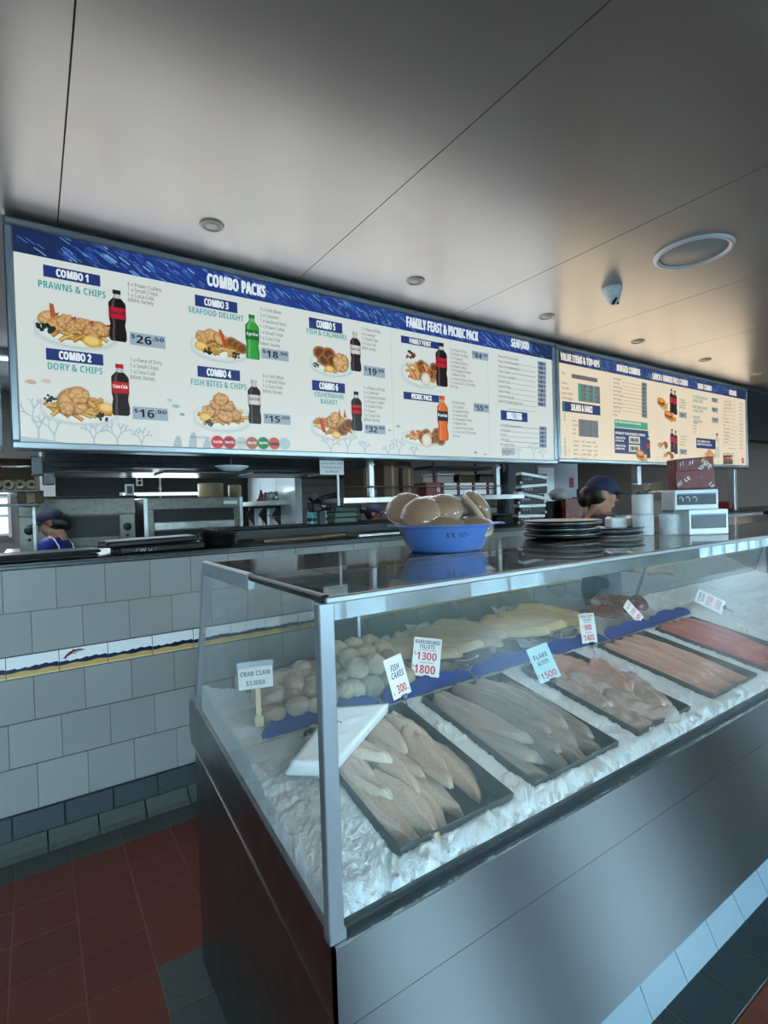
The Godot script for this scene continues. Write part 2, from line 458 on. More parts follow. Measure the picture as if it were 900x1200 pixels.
func build_ceiling_fittings():
	for i in 6:
		var t = thing("downlight", "small round recessed downlight in the ceiling above the menu boards", "light", Vector3(0.74 + 1.21 * i, CEIL, -2.47), 0.0, "row of ceiling downlights")
		part(t, "trim_ring", lathe([Vector2(0.040, -0.002), Vector2(0.044, -0.008), Vector2(0.052, -0.009), Vector2(0.056, -0.004), Vector2(0.057, 0.001)], 28), "fitting_cream")
		part(t, "lens", lathe([Vector2(0, -0.004), Vector2(0.041, -0.003), Vector2(0.042, 0.0)], 28), "fitting_cream")
	var s = thing("ceiling_speaker", "large round flush speaker with pale ring in the ceiling", "speaker", Vector3(3.06, CEIL, -1.405))
	part(s, "ring", lathe([Vector2(0.168, 0.001), Vector2(0.170, -0.012), Vector2(0.180, -0.016), Vector2(0.192, -0.012), Vector2(0.197, 0.001)], 48), "white_plastic")
	part(s, "grille", lathe([Vector2(0, -0.004), Vector2(0.162, -0.004), Vector2(0.163, 0.0)], 48), "fitting_cream")
	var c = thing("security_camera", "white dome security camera on the ceiling", "camera", Vector3(3.11, CEIL, -1.92))
	part(c, "base", lathe([Vector2(0.058, -0.032), Vector2(0.062, -0.026), Vector2(0.062, -0.002), Vector2(0.058, 0.001)], 32), "white_plastic")
	part(c, "collar", lathe([Vector2(0.035, -0.075), Vector2(0.05, -0.06), Vector2(0.056, -0.03)], 32), "white_plastic")
	var ball := SphereMesh.new(); ball.radius = 0.042; ball.height = 0.084
	var b = part(c, "eyeball", ball, "white_plastic", Vector3(0, -0.072, 0.006))
	var f = part(b, "lens", lathe([Vector2(0, 0.0), Vector2(0.024, 0.0), Vector2(0.025, -0.006)], 24), "black_plastic", Vector3(-0.016, -0.03, 0.026), Vector3(PI * 0.72, 0.3, 0))
	var wv := SphereMesh.new(); wv.radius = 0.008; wv.height = 0.016
	part(b, "sensor", wv, "black_plastic", Vector3(0.012, -0.034, 0.024))

# ------------------------------------------------------------------ the tiled counter
func build_tile_counter():
	var z := -2.83
	var w = struct("wall_counter", cbox(11.6, 1.257, 0.40, 0.0), "grout", Vector3(5.7 - 0.9, 0.6285, z - 0.2085), Vector3.ZERO, "white tiled counter front with a wave border", "counter")
	var o := Vector3(-4.8, -0.6285, 3.0385)
	var rows := [[1.257, 0.191, 0.074], [1.066, 0.191, -0.026], [0.771, 0.197, -0.026], [0.572, 0.197, 0.074], [0.373, 0.203, -0.026]]
	var n := 0
	var far := SurfaceTool.new(); far.begin(Mesh.PRIMITIVE_TRIANGLES); far.set_smooth_group(-1)
	for r in rows:
		for ix in range(-5, 46):
			var x: float = r[2] + 0.1 + ix * 0.2 - 0.0
			var jit := 0.0007 * sin(ix * 5.3 + r[0] * 31.0)
			var at := Vector3(x, r[0] - r[1] / 2, z - 0.004 + jit)
			if ix < 17:
				fast_part(w, "tile", n, cbox(0.1984, r[1] - 0.0018, 0.009, 0.0012), "white_tile" if (ix + n) % 3 else "white_tile_pale", at + o); n += 1
			else:
				add_cbox(far, at + o, Vector3(0.197, r[1] - 0.003, 0.009), 0.0015)
	far.generate_normals()
	var fp = part(w, "far_tiles", far.commit(), "white_tile"); fp.set_meta("kind", "stuff")
	# printed border tiles
	var plain := border_tile(false); var leap := border_tile(true)
	for ix in range(-2, 45):
		var bx := 0.074 + ix * 0.2 + 0.1
		var st := SurfaceTool.new(); st.begin(Mesh.PRIMITIVE_TRIANGLES)
		var hw := 0.0985; var hh := 0.0485
		st.set_normal(Vector3(0, 0, 1))
		for v in [[-1, -1], [1, 1], [1, -1], [-1, -1], [-1, 1], [1, 1]]:
			st.set_uv(Vector2((v[0] + 1) / 2.0, (1 - v[1]) / 2.0)); st.add_vertex(Vector3(v[0] * hw, v[1] * hh, 0.0052))
		if not cache.has("bt"): cache["bt"] = st.commit()
		var t = fast_part(w, "border_tile", ix + 2, cbox(0.197, 0.097, 0.009, 0.0012), "white_tile_pale", Vector3(bx, 0.8225, z - 0.004) + o)
		var pr = part(t, "wave_print", cache["bt"], leap if ix == 0 or ix == 8 else plain)
	# dark cove base
	for ix in range(-2, 45):
		fast_part(w, "cove_tile", ix + 2, cbox(0.197, 0.104, 0.016, 0.003), "cove_tile", Vector3(0.174 + ix * 0.2, 0.114, z + 0.002) + o)
	var cv := prism(PackedVector2Array([Vector2(0.0, 0.062), Vector2(-0.012, 0.060), Vector2(-0.03, 0.040), Vector2(-0.055, 0.016), Vector2(-0.078, 0.002), Vector2(-0.078, -0.006), Vector2(0.0, -0.006)]), Vector3(0, 0, -1), Vector3(0, 1, 0), Vector3(1, 0, 0), -0.0985, 0.0985)
	for ix in range(-2, 45):
		fast_part(w, "cove_foot", ix + 2, cv, "grey_tile", Vector3(0.105 + ix * 0.204, 0.0, z + 0.0) + o)
	var top = thing("counter_top", "long dark steel worktop on the white tiled counter", "worktop", Vector3(4.8, 1.258, -3.12))
	part(top, "slab", cbox(11.7, 0.032, 0.66, 0.006), "steel_dark", Vector3(0, 0.017, 0))
	part(top, "front_edge", cbox(11.7, 0.018, 0.008, 0.003), "steel_dark", Vector3(0, 0.012, 0.333))

func border_tile(dolphin: bool) -> StandardMaterial3D:
	var im := Image.create(384, 192, false, Image.FORMAT_RGBA8)
	im.fill(Color(0.86, 0.86, 0.86))
	for x in 384:
		var u := x / 384.0
		var f: float = fposmod(u * 5.0, 1.0)
		var crest: float = pow(f, 1.6) * 16.0 if f < 0.75 else (1.0 - f) / 0.25 * 10.0
		var yt := int(108 - crest + 6 * sin(u * TAU))
		var ym := int(140 + 5 * sin(u * TAU * 2.0 + 1.0))
		for y in range(yt, ym): im.set_pixel(x, y, Color(0.07, 0.11, 0.24) if y < ym - 9 or (x / 7) % 3 else Color(0.16, 0.22, 0.36))
		for y in range(ym, 178): im.set_pixel(x, y, Color(0.74, 0.61, 0.36))
		for y in range(178, 192): im.set_pixel(x, y, Color(0.80, 0.73, 0.55))
	if dolphin:
		var body := [Vector2(20, 84), Vector2(40, 70), Vector2(52, 52), Vector2(78, 30), Vector2(104, 20), Vector2(98, 8), Vector2(122, 17), Vector2(152, 14), Vector2(178, 20), Vector2(206, 30), Vector2(178, 34), Vector2(158, 40), Vector2(132, 46), Vector2(120, 60), Vector2(112, 48), Vector2(84, 58), Vector2(58, 74), Vector2(44, 96), Vector2(38, 82)]
		fill_poly(im, body, Color(0.45, 0.10, 0.16))
		fill_poly(im, [Vector2(104, 40), Vector2(150, 30), Vector2(172, 29), Vector2(150, 38), Vector2(110, 47)], Color(0.80, 0.74, 0.74))
		fill_poly(im, [Vector2(104, 20), Vector2(152, 14), Vector2(206, 30), Vector2(176, 26), Vector2(140, 21)], Color(0.12, 0.10, 0.20))
	var m := StandardMaterial3D.new(); m.albedo_texture = ImageTexture.create_from_image(im); m.roughness = 0.22
	return m

func fill_poly(im: Image, pts: Array, col: Color):
	var p := PackedVector2Array(pts)
	var lo := Vector2(1e9, 1e9); var hi := Vector2(-1e9, -1e9)
	for v in p: lo = lo.min(v); hi = hi.max(v)
	for y in range(max(0, int(lo.y)), min(im.get_height() - 1, int(hi.y) + 1) + 1):
		for x in range(max(0, int(lo.x)), min(im.get_width() - 1, int(hi.x) + 1) + 1):
			if Geometry2D.is_point_in_polygon(Vector2(x + 0.5, y + 0.5), p): im.set_pixel(x, y, col)

# ------------------------------------------------------------------ backlit menu boards
const PX := 540.0   # texture pixels per metre of printed sheet

func ell(im: Image, cx, cy, rx, ry, ang, c1: Color, c2: Color = Color(0, 0, 0, 0)):
	# filled ellipse in metres; c1 in the middle to c2 at the rim (flat when c2 is not given)
	cx *= PX; cy *= PX; rx *= PX; ry *= PX
	var r: float = max(rx, ry) + 1.0
	var ca := cos(ang); var sa := sin(ang)
	var flat_: bool = c2.a == 0
	for y in range(max(0, int(cy - r)), min(im.get_height(), int(cy + r) + 1)):
		for x in range(max(0, int(cx - r)), min(im.get_width(), int(cx + r) + 1)):
			var dx: float = x + 0.5 - cx; var dy: float = y + 0.5 - cy
			var a: float = (dx * ca + dy * sa) / rx; var b: float = (-dx * sa + dy * ca) / ry
			var d := a * a + b * b
			if d <= 1.0:
				im.set_pixel(x, y, c1 if flat_ else c1.lerp(c2, d * d))
			elif d < 1.25 and min(rx, ry) > 3.0:
				im.set_pixel(x, y, im.get_pixel(x, y).lerp(c1 if flat_ else c2, 0.35))

func ring(im, cx, cy, r, w, sq, col, hole):
	ell(im, cx, cy, r, r * sq, 0.0, col, col.darkened(0.35))
	ell(im, cx, cy, r - w, (r - w) * sq, 0.0, hole, hole.darkened(0.2))

func mpoly(im, pts: Array, col):
	var q := []
	for p in pts: q.append(p * PX)
	fill_poly(im, q, col)

func stroke(im: Image, a: Vector2, b: Vector2, w: float, col: Color):
	a *= PX; b *= PX; w *= PX
	var n := int(a.distance_to(b)) + 1
	for i in n + 1:
		var p := a.lerp(b, float(i) / n)
		var h: float = max(w / 2, 0.5)
		for y in range(int(p.y - h + 0.5), int(p.y + h + 0.5) + (1 if h < 1 else 0)):
			for x in range(int(p.x - h + 0.5), int(p.x + h + 0.5) + (1 if h < 1 else 0)):
				if x >= 0 and y >= 0 and x < im.get_width() and y < im.get_height(): im.set_pixel(x, y, col)

func chip(im, x, y, l, ang, tone):
	var c := Color(0.96, 0.78, 0.44).lerp(Color(0.84, 0.58, 0.25), tone)
	var d: Vector2 = Vector2(cos(ang), sin(ang)) * l / 2
	var nrm: Vector2 = Vector2(-d.y, d.x).normalized() * 0.009
	var p := Vector2(x, y)
	mpoly(im, [p - d - nrm, p + d - nrm, p + d + nrm, p - d + nrm], c.darkened(0.3))
	nrm *= 0.72
	mpoly(im, [p - d - nrm, p + d - nrm, p + d + nrm * 0.5, p - d + nrm * 0.5], c)

func lump(im, x, y, rx, ry, ang, tone):
	var c := Color(0.92, 0.68, 0.40).lerp(Color(0.72, 0.45, 0.20), tone)
	ell(im, x, y + 0.003, rx, ry, ang, c.darkened(0.25), c.darkened(0.55))
	ell(im, x, y, rx * 0.95, ry * 0.92, ang, c.lightened(0.18), c.darkened(0.18))
	for k in 7:   # craggy batter
		var a := rng.randf() * TAU
		ell(im, x + cos(a) * rx * 0.7, y + sin(a) * ry * 0.7, rx * 0.36, ry * 0.34, a, c.lightened(0.10 + 0.10 * rng.randf()), c.darkened(0.22))
	for k in 9:
		var a := rng.randf() * TAU; var q := sqrt(rng.randf()) * 0.75
		ell(im, x + cos(a) * rx * q, y + sin(a) * ry * q, rx * 0.16, ry * 0.07, a, c.lightened(0.30) if k % 3 else c.darkened(0.25))

func lemon(im, x, y, r):
	ell(im, x, y, r, r * 0.72, 0.1, Color(0.90, 0.66, 0.20))
	ell(im, x, y - r * 0.08, r * 0.86, r * 0.58, 0.1, Color(0.96, 0.84, 0.55), Color(0.93, 0.74, 0.38))

func parsley(im, x, y, r):
	for k in 16:
		var a := rng.randf() * TAU; var q: float = sqrt(rng.randf()) * r
		ell(im, x + cos(a) * q, y + sin(a) * q * 0.75, r * 0.26, r * 0.22, a, Color(0.06, 0.13, 0.09).lightened(rng.randf() * 0.12))

func food(im, kind: int, cx, cy, w, h):
	var rx: float = w * 0.48; var ry: float = h * 0.33
	if kind == 8:   # burger with fries
		for k in 14: chip(im, cx + rng.randf_range(-0.05, 0.45) * w, cy + rng.randf_range(0.1, 0.42) * h, w * 0.35, rng.randf() * 3.0, rng.randf())
		ell(im, cx - w * 0.1, cy + h * 0.12, w * 0.32, h * 0.2, 0.1, Color(0.80, 0.52, 0.26), Color(0.6, 0.34, 0.14))
		ell(im, cx - w * 0.1, cy, w * 0.34, h * 0.13, 0.1, Color(0.33, 0.10, 0.07))
		ell(im, cx - w * 0.1, cy - h * 0.04, w * 0.35, h * 0.06, 0.1, Color(0.75, 0.25, 0.12))
		ell(im, cx - w * 0.1, cy - h * 0.2, w * 0.34, h * 0.22, 0.1, Color(0.93, 0.64, 0.32), Color(0.72, 0.42, 0.18))
		return
	cy -= h * 0.03
	ell(im, cx, cy + h * 0.16, rx * 1.02, ry * 1.04, 0.0, Color(0.76, 0.80, 0.80))
	ell(im, cx, cy + h * 0.14, rx, ry, 0.0, Color(0.95, 0.96, 0.95), Color(0.86, 0.89, 0.89))
	var n: int = [40, 44, 30, 30, 26, 34, 40, 44, 0][kind]
	for k in n:
		var a := rng.randf() * TAU; var q := sqrt(rng.randf()) * 0.8
		chip(im, cx + cos(a) * q * rx, cy + h * 0.08 + sin(a) * q * ry * 0.85, h * (0.36 if kind < 6 else 0.24), rng.randf_range(-0.9, 0.9), rng.randf())
	match kind:
		0:
			for k in 7:
				var x: float = cx - w * 0.33 + k * w * 0.105; var y: float = cy - h * 0.12 + (k % 2) * h * 0.1 + k * h * 0.015
				lump(im, x, y, w * 0.115, h * 0.15, -0.5 + k * 0.2, rng.randf() * 0.5)
				mpoly(im, [Vector2(x + w * 0.04, y - h * 0.08), Vector2(x + w * 0.13, y - h * 0.15), Vector2(x + w * 0.11, y - h * 0.07)], Color(0.66, 0.24, 0.14))
			mpoly(im, [Vector2(cx - w * 0.30, cy - h * 0.15), Vector2(cx - w * 0.31, cy - h * 0.46), Vector2(cx - w * 0.26, cy - h * 0.44), Vector2(cx - w * 0.24, cy - h * 0.15)], Color(0.72, 0.36, 0.2))
			parsley(im, cx - w * 0.36, cy + h * 0.12, h * 0.17); lemon(im, cx + w * 0.18, cy + h * 0.30, h * 0.19)
		1:
			lump(im, cx - w * 0.1, cy - h * 0.05, w * 0.19, h * 0.30, -0.6, 0.1); lump(im, cx - w * 0.02, cy - h * 0.22, w * 0.13, h * 0.2, 0.3, 0.15)
			lump(im, cx - w * 0.17, cy + h * 0.12, w * 0.1, h * 0.15, -0.9, 0.2)
			parsley(im, cx - w * 0.37, cy - h * 0.08, h * 0.12); parsley(im, cx + w * 0.28, cy + h * 0.28, h * 0.13); lemon(im, cx + w * 0.33, cy + h * 0.05, h * 0.17)
		2:
			for k in 3: lump(im, cx - w * 0.28 + k * w * 0.14, cy - h * 0.1 - (k % 2) * h * 0.07, w * 0.12, h * 0.15, 0.4 * k, 0.1)
			mpoly(im, [Vector2(cx - w * 0.02, cy - h * 0.36), Vector2(cx + w * 0.03, cy - h * 0.34), Vector2(cx + w * 0.14, cy + h * 0.08), Vector2(cx + w * 0.06, cy + h * 0.1)], Color(0.76, 0.30, 0.18))
			for k in 3: ring(im, cx + w * (0.2 + 0.09 * k), cy - h * 0.05 + k * h * 0.06, w * 0.1, w * 0.035, 0.9, Color(0.80, 0.52, 0.24), Color(0.5, 0.28, 0.12))
			lemon(im, cx - w * 0.32, cy + h * 0.16, h * 0.16); parsley(im, cx - w * 0.2, cy + h * 0.26, h * 0.11); parsley(im, cx + w * 0.27, cy + h * 0.28, h * 0.11)
		3:
			for q in [[-0.22, -0.02], [0.0, -0.03], [0.2, 0.02], [-0.08, -0.22], [0.08, -0.2], [-0.02, -0.36], [0.05, 0.1]]: lump(im, cx + q[0] * w, cy + q[1] * h, w * 0.13, h * 0.15, q[0] * 3.0, rng.randf() * 0.4)
			lemon(im, cx - w * 0.3, cy + h * 0.16, h * 0.15); parsley(im, cx - w * 0.22, cy + h * 0.3, h * 0.11)
		4:
			for k in 4: ring(im, cx - w * 0.26 + k * w * 0.1, cy - h * 0.2 + (k % 2) * h * 0.2, w * 0.15, w * 0.05, 0.85, Color(0.80, 0.50, 0.22), Color(0.42, 0.24, 0.12))
			lump(im, cx + w * 0.22, cy + h * 0.02, w * 0.18, h * 0.3, 0.9, 0.1)
			parsley(im, cx - w * 0.36, cy + h * 0.2, h * 0.11); lemon(im, cx - w * 0.05, cy + h * 0.28, h * 0.15)
		5:
			for k in 6: lump(im, cx + rng.randf_range(-0.3, 0.2) * w, cy + rng.randf_range(-0.3, 0.1) * h, w * 0.1, h * 0.18, rng.randf() * 3.0, rng.randf() * 0.4)
			mpoly(im, [Vector2(cx - w * 0.32, cy - h * 0.1), Vector2(cx - w * 0.25, cy - h * 0.12), Vector2(cx - w * 0.17, cy + h * 0.3), Vector2(cx - w * 0.25, cy + h * 0.3)], Color(0.78, 0.30, 0.18))
			for k in 2: mpoly(im, [Vector2(cx + w * (0.1 + k * 0.12), cy - h * 0.2), Vector2(cx + w * (0.13 + k * 0.12), cy - h * 0.48), Vector2(cx + w * (0.17 + k * 0.12), cy - h * 0.2)], Color(0.74, 0.40, 0.2))
			for k in 3: ring(im, cx + w * (0.18 + 0.08 * k), cy + h * (0.2 - 0.1 * k), w * 0.12, w * 0.04, 0.85, Color(0.78, 0.48, 0.22), Color(0.45, 0.25, 0.12))
			lemon(im, cx + w * 0.05, cy + h * 0.36, h * 0.15)
		6, 7:
			for k in 9: ring(im, cx + rng.randf_range(-0.05, 0.4) * w, cy + rng.randf_range(-0.15, 0.26) * h, w * 0.1, w * 0.035, 0.9, Color(0.82, 0.54, 0.27), Color(0.46, 0.25, 0.13))
			for k in 10:
				var x: float = cx + rng.randf_range(-0.38, 0.1) * w; var y: float = cy + rng.randf_range(-0.2, 0.2) * h
				mpoly(im, [Vector2(x, y), Vector2(x + w * 0.05, y - h * 0.02), Vector2(x + w * 0.11, y + h * 0.18), Vector2(x + w * 0.06, y + h * 0.2)], Color(0.80, 0.38, 0.25) if k % 2 else Color(0.88, 0.66, 0.44))
			ell(im, cx + w * 0.06, cy + h * 0.26, w * 0.11, w * 0.12, 0, Color(0.94, 0.92, 0.86), Color(0.8, 0.76, 0.68))
			if kind == 6:
				ell(im, cx - w * 0.27, cy - h * 0.34, w * 0.2, h * 0.15, 0.2, Color(0.9, 0.92, 0.92)); parsley(im, cx - w * 0.27, cy - h * 0.36, h * 0.13)
				for k in 5: ell(im, cx - w * 0.27 + rng.randf_range(-0.1, 0.1) * w, cy - h * 0.34 + rng.randf_range(-0.06, 0.06) * h, w * 0.04, h * 0.03, k, Color(0.9, 0.84, 0.76) if k % 2 else Color(0.6, 0.16, 0.12))

func bottle_print(im, kind: int, cx, cy, w, h):
	var liquid: Color = [Color(0.11, 0.05, 0.06), Color(0.12, 0.05, 0.06), Color(0.22, 0.66, 0.26), Color(0.13, 0.06, 0.06), Color(0.93, 0.42, 0.12), Color(0.80, 0.88, 0.90)][kind]
	var label: Color = [Color(0.78, 0.12, 0.20), Color(0.80, 0.07, 0.14), Color(0.10, 0.46, 0.18), Color(0.90, 0.86, 0.84), Color(0.10, 0.14, 0.20), Color(0.94, 0.95, 0.95)][kind]
	var cap: Color = [Color(0.12, 0.12, 0.13), Color(0.78, 0.08, 0.14), Color(0.08, 0.52, 0.22), Color(0.80, 0.80, 0.78), Color(0.88, 0.30, 0.22), Color(0.20, 0.24, 0.28)][kind]
	var t: float = cy - h / 2
	var half = func(v):   # half width along the height
		if v < 0.08: return 0.22
		if v < 0.13: return 0.18
		if v < 0.26: return lerpf(0.2, 0.48, smoothstep(0.13, 0.26, v))
		if v < 0.55: return 0.5
		if v < 0.68: return lerpf(0.5, 0.42, (v - 0.55) / 0.13)
		if v < 0.82: return lerpf(0.42, 0.5, (v - 0.68) / 0.14)
		return 0.5 if v < 0.97 else 0.44
	var y0 := int(t * PX); var y1 := int((t + h) * PX)
	for y in range(y0, y1):
		var v: float = (y - y0) / float(max(1, y1 - y0))
		var hw: float = half.call(v) * w * PX
		for x in range(int(cx * PX - hw), int(cx * PX + hw) + 1):
			if x < 0 or y < 0 or x >= im.get_width() or y >= im.get_height(): continue
			var u: float = (x - cx * PX) / max(hw, 1.0)
			var c := liquid
			if v < 0.08: c = cap
			elif v < 0.16: c = Color(0.80, 0.82, 0.82) if kind != 2 and kind != 4 else liquid.lightened(0.3)
			elif v > 0.34 and v < 0.56: c = label
			elif abs(u + 0.55) < 0.14: c = liquid.lightened(0.28)
			im.set_pixel(x, y, c.darkened(0.3 * pow(abs(u), 4.0)))

func coral(im, x0, base, h, col, seed_):
	var r := RandomNumberGenerator.new(); r.seed = seed_
	var todo := [[Vector2(x0, base), -PI / 2, h * 0.42, 0]]
	while todo.size():
		var e = todo.pop_back()
		var q: Vector2 = e[0] + Vector2(cos(e[1]), sin(e[1])) * e[2]
		stroke(im, e[0], q, 0.007 - 0.0012 * e[3], col)
		if e[3] < 4:
			for s in [-1, 1]: todo.append([q, e[1] + s * r.randf_range(0.25, 0.6), e[2] * r.randf_range(0.62, 0.8), e[3] + 1])

func small_fish(im, x, y, l, col):
	ell(im, x, y, l * 0.36, l * 0.2, 0.1, col)
	mpoly(im, [Vector2(x - l * 0.3, y), Vector2(x - l * 0.5, y - l * 0.14), Vector2(x - l * 0.5, y + l * 0.14)], col)

func sheet_print(D: Dictionary, w: float, h: float, second: bool) -> Image:
	var im := Image.create(int(w * PX), int(h * PX), false, Image.FORMAT_RGBA8)
	var paper := Color(0.905, 0.915, 0.90) if not second else Color(0.93, 0.925, 0.905)
	im.fill(paper)
	var r := RandomNumberGenerator.new(); r.seed = 77 if second else 76
	# sea-blue header band with light ripples
	var band := 0.146
	for y in range(0, int(band * PX)):
		for x in im.get_width():
			var deep: float = max(1.0 - smoothstep(0.02, 0.7, x / PX), smoothstep(w - 0.6, w - 0.05, x / PX))
			im.set_pixel(x, y, Color(0.115, 0.225, 0.53).lerp(Color(0.10, 0.16, 0.33), deep))
	for k in 900:
		var x := r.randf() * w; var y := r.randf() * band
		if x > w - 0.25 and r.randf() < 0.8: continue
		if x < 0.2 and r.randf() < 0.8: continue
		var l := r.randf_range(0.012, 0.05)
		var t := r.randf()
		var col := Color(0.16, 0.30, 0.66).lerp(Color(0.58, 0.74, 0.92), t * t)
		var p := Vector2(x, y); var q: Vector2 = p + Vector2(l, l * 0.62)
		if q.y > band - 0.002: continue
		stroke(im, p, q, 0.0018 + 0.002 * r.randf(), col)
	# sea-bed drawing along the foot
	var pale := Color(0.72, 0.79, 0.82) if not second else Color(0.86, 0.86, 0.82)
	for s in [[0.10, 0.20, 1], [0.16, 0.14, 2], [0.32, 0.11, 3], [0.42, 0.12, 4], [0.53, 0.09, 5], [1.60, 0.10, 6], [1.72, 0.14, 7], [1.85, 0.09, 8], [2.03, 0.08, 9], [2.12, 0.11, 10], [2.25, 0.08, 11], [3.3, 0.10, 12], [3.48, 0.14, 13], [3.6, 0.11, 14]]:
		coral(im, s[0], h - 0.01, s[1] * (0.6 if second else 1.0), pale, s[2])
	if not second:
		for k in 3: ell(im, 0.70 + k * 0.075, h - 0.03, 0.02, [0.06, 0.085, 0.055][k], 0.1, pale.darkened(0.04))
		mpoly(im, [Vector2(0, h), Vector2(0, h - 0.06), Vector2(0.12, h - 0.05), Vector2(0.28, h - 0.02), Vector2(0.5, h - 0.04), Vector2(0.62, h - 0.01), Vector2(0.7, h)], pale)
		for f in [[0.08, 0.72, 0.05, Color(0.84, 0.70, 0.65)], [0.14, 0.71, 0.045, Color(0.86, 0.78, 0.72)], [0.25, 0.765, 0.03, Color(0.84, 0.70, 0.66)], [0.67, 0.75, 0.03, Color(0.68, 0.80, 0.80)], [0.70, 0.78, 0.045, Color(0.60, 0.78, 0.76)], [0.73, 0.82, 0.032, Color(0.55, 0.62, 0.66)], [2.12, 0.80, 0.04, Color(0.6, 0.68, 0.7)], [2.05, 0.83, 0.03, Color(0.6, 0.68, 0.7)], [2.83, 0.955, 0.04, Color(0.55, 0.64, 0.68)], [2.93, 0.965, 0.03, Color(0.5, 0.6, 0.66)], [3.6, 0.82, 0.035, Color(0.55, 0.64, 0.68)]]:
			small_fish(im, f[0], f[1], f[2], f[3])
	var cols := [Color(0.15, 0.22, 0.48), Color(0.15, 0.22, 0.48), Color(0.42, 0.46, 0.53), Color(0.30, 0.68, 0.60), Color(0.93, 0.93, 0.90)]
	if D.has("fill"):
		for f in D.fill: mpoly(im, [Vector2(f[1], f[2]), Vector2(f[3], f[2]), Vector2(f[3], f[4]), Vector2(f[1], f[4])], cols[f[0]])
	for b in D.banner: mpoly(im, [Vector2(b[1], b[2]), Vector2(b[3], b[2]), Vector2(b[3], b[4]), Vector2(b[1], b[4])], Color(0.15, 0.22, 0.48))
	for b in D.price: mpoly(im, [Vector2(b[1], b[2]), Vector2(b[3], b[2]), Vector2(b[3], b[4]), Vector2(b[1], b[4])], Color(0.64, 0.71, 0.78))
	for b in D.col: mpoly(im, [Vector2(b[1], b[2]), Vector2(b[3], b[2]), Vector2(b[3], b[4]), Vector2(b[1], b[4])], Color(0.52, 0.58, 0.68))
	# dotted column rules and list rules
	var rules := [2.08, 2.98] if not second else [0.80, 1.62, 2.52, 2.95]
	for x in rules:
		for k in 60: ell(im, x, 0.17 + k * 0.0133, 0.0022, 0.0022, 0, Color(0.50, 0.54, 0.56))
	if not second:
		for k in 10: stroke(im, Vector2(3.2, 0.232 + k * 0.0405), Vector2(3.53, 0.232 + k * 0.0405), 0.002, Color(0.62, 0.66, 0.68))
		for k in 5: stroke(im, Vector2(3.15, 0.737 + k * 0.0395), Vector2(3.56, 0.737 + k * 0.0395), 0.002, Color(0.62, 0.66, 0.68))
		mpoly(im, [Vector2(3.11, 0.905), Vector2(3.26, 0.905), Vector2(3.26, 0.962), Vector2(3.11, 0.962)], Color(0.70, 0.73, 0.75))
	else:
		for k in 9: stroke(im, Vector2(1.0, 0.212 + k * 0.0345), Vector2(1.37, 0.212 + k * 0.0345), 0.002, Color(0.66, 0.62, 0.55))
		for k in 14: stroke(im, Vector2(3.2, 0.19 + k * 0.0445), Vector2(3.42, 0.19 + k * 0.0445), 0.002, Color(0.66, 0.66, 0.64))
	for b in D.plate: food(im, b[0], b[1], b[2], b[3], b[4])
	for b in D.bottle: bottle_print(im, b[0], b[1], b[2], b[3], b[4])
	var dc := [Color(0.78, 0.10, 0.18), Color(0.66, 0.08, 0.16), Color(0.80, 0.80, 0.80), Color(0.66, 0.42, 0.32), Color(0.10, 0.50, 0.26), Color(0.80, 0.34, 0.20), Color(0.68, 0.82, 0.84)]
	for b in D.disc:
		ell(im, b[1], b[2], 0.033, 0.033, 0, dc[b[0]])
		if b[0] == 5: stroke(im, Vector2(b[1] - 0.024, b[2] + 0.004), Vector2(b[1] + 0.024, b[2] + 0.004), 0.012, Color(0.15, 0.2, 0.35))
	return im

func bold_letters(st, s: String, at: Vector3, w: float, cap: float):   # heavy condensed heading
	for d in [[-0.035, 0.0], [0.035, 0.0], [0.0, 0.03], [0.0, -0.03]]:
		add_letters(st, s, Transform3D(Basis(), at + Vector3(d[0] * cap, d[1] * cap, 0.00005 * (d[0] + d[1]) * 100.0)), w, cap, true)

func ink_tool() -> SurfaceTool:
	var st := SurfaceTool.new(); st.begin(Mesh.PRIMITIVE_TRIANGLES)
	return st

func price_letters(st, s: String, x0, y0, x1, y1):
	var w: float = x1 - x0; var h: float = y1 - y0
	var dot := s.find(".")
	if not s.begins_with("$") or dot < 0:
		add_letters(st, s, Transform3D(Basis(), Vector3(x0 + w * 0.12, -(y1 - h * 0.18), 0)), w * 0.76, h * 0.64, true)
		return
	add_letters(st, "$", Transform3D(Basis(), Vector3(x0 + w * 0.05, -(y0 + h * 0.50), 0)), w * 0.10, h * 0.32, true)
	add_letters(st, s.substr(1, dot - 1), Transform3D(Basis(), Vector3(x0 + w * 0.18, -(y1 - h * 0.16), 0)), w * 0.42, h * 0.64, true)
	add_letters(st, s.substr(dot), Transform3D(Basis(), Vector3(x0 + w * 0.63, -(y0 + h * 0.48), 0)), w * 0.32, h * 0.30, true)

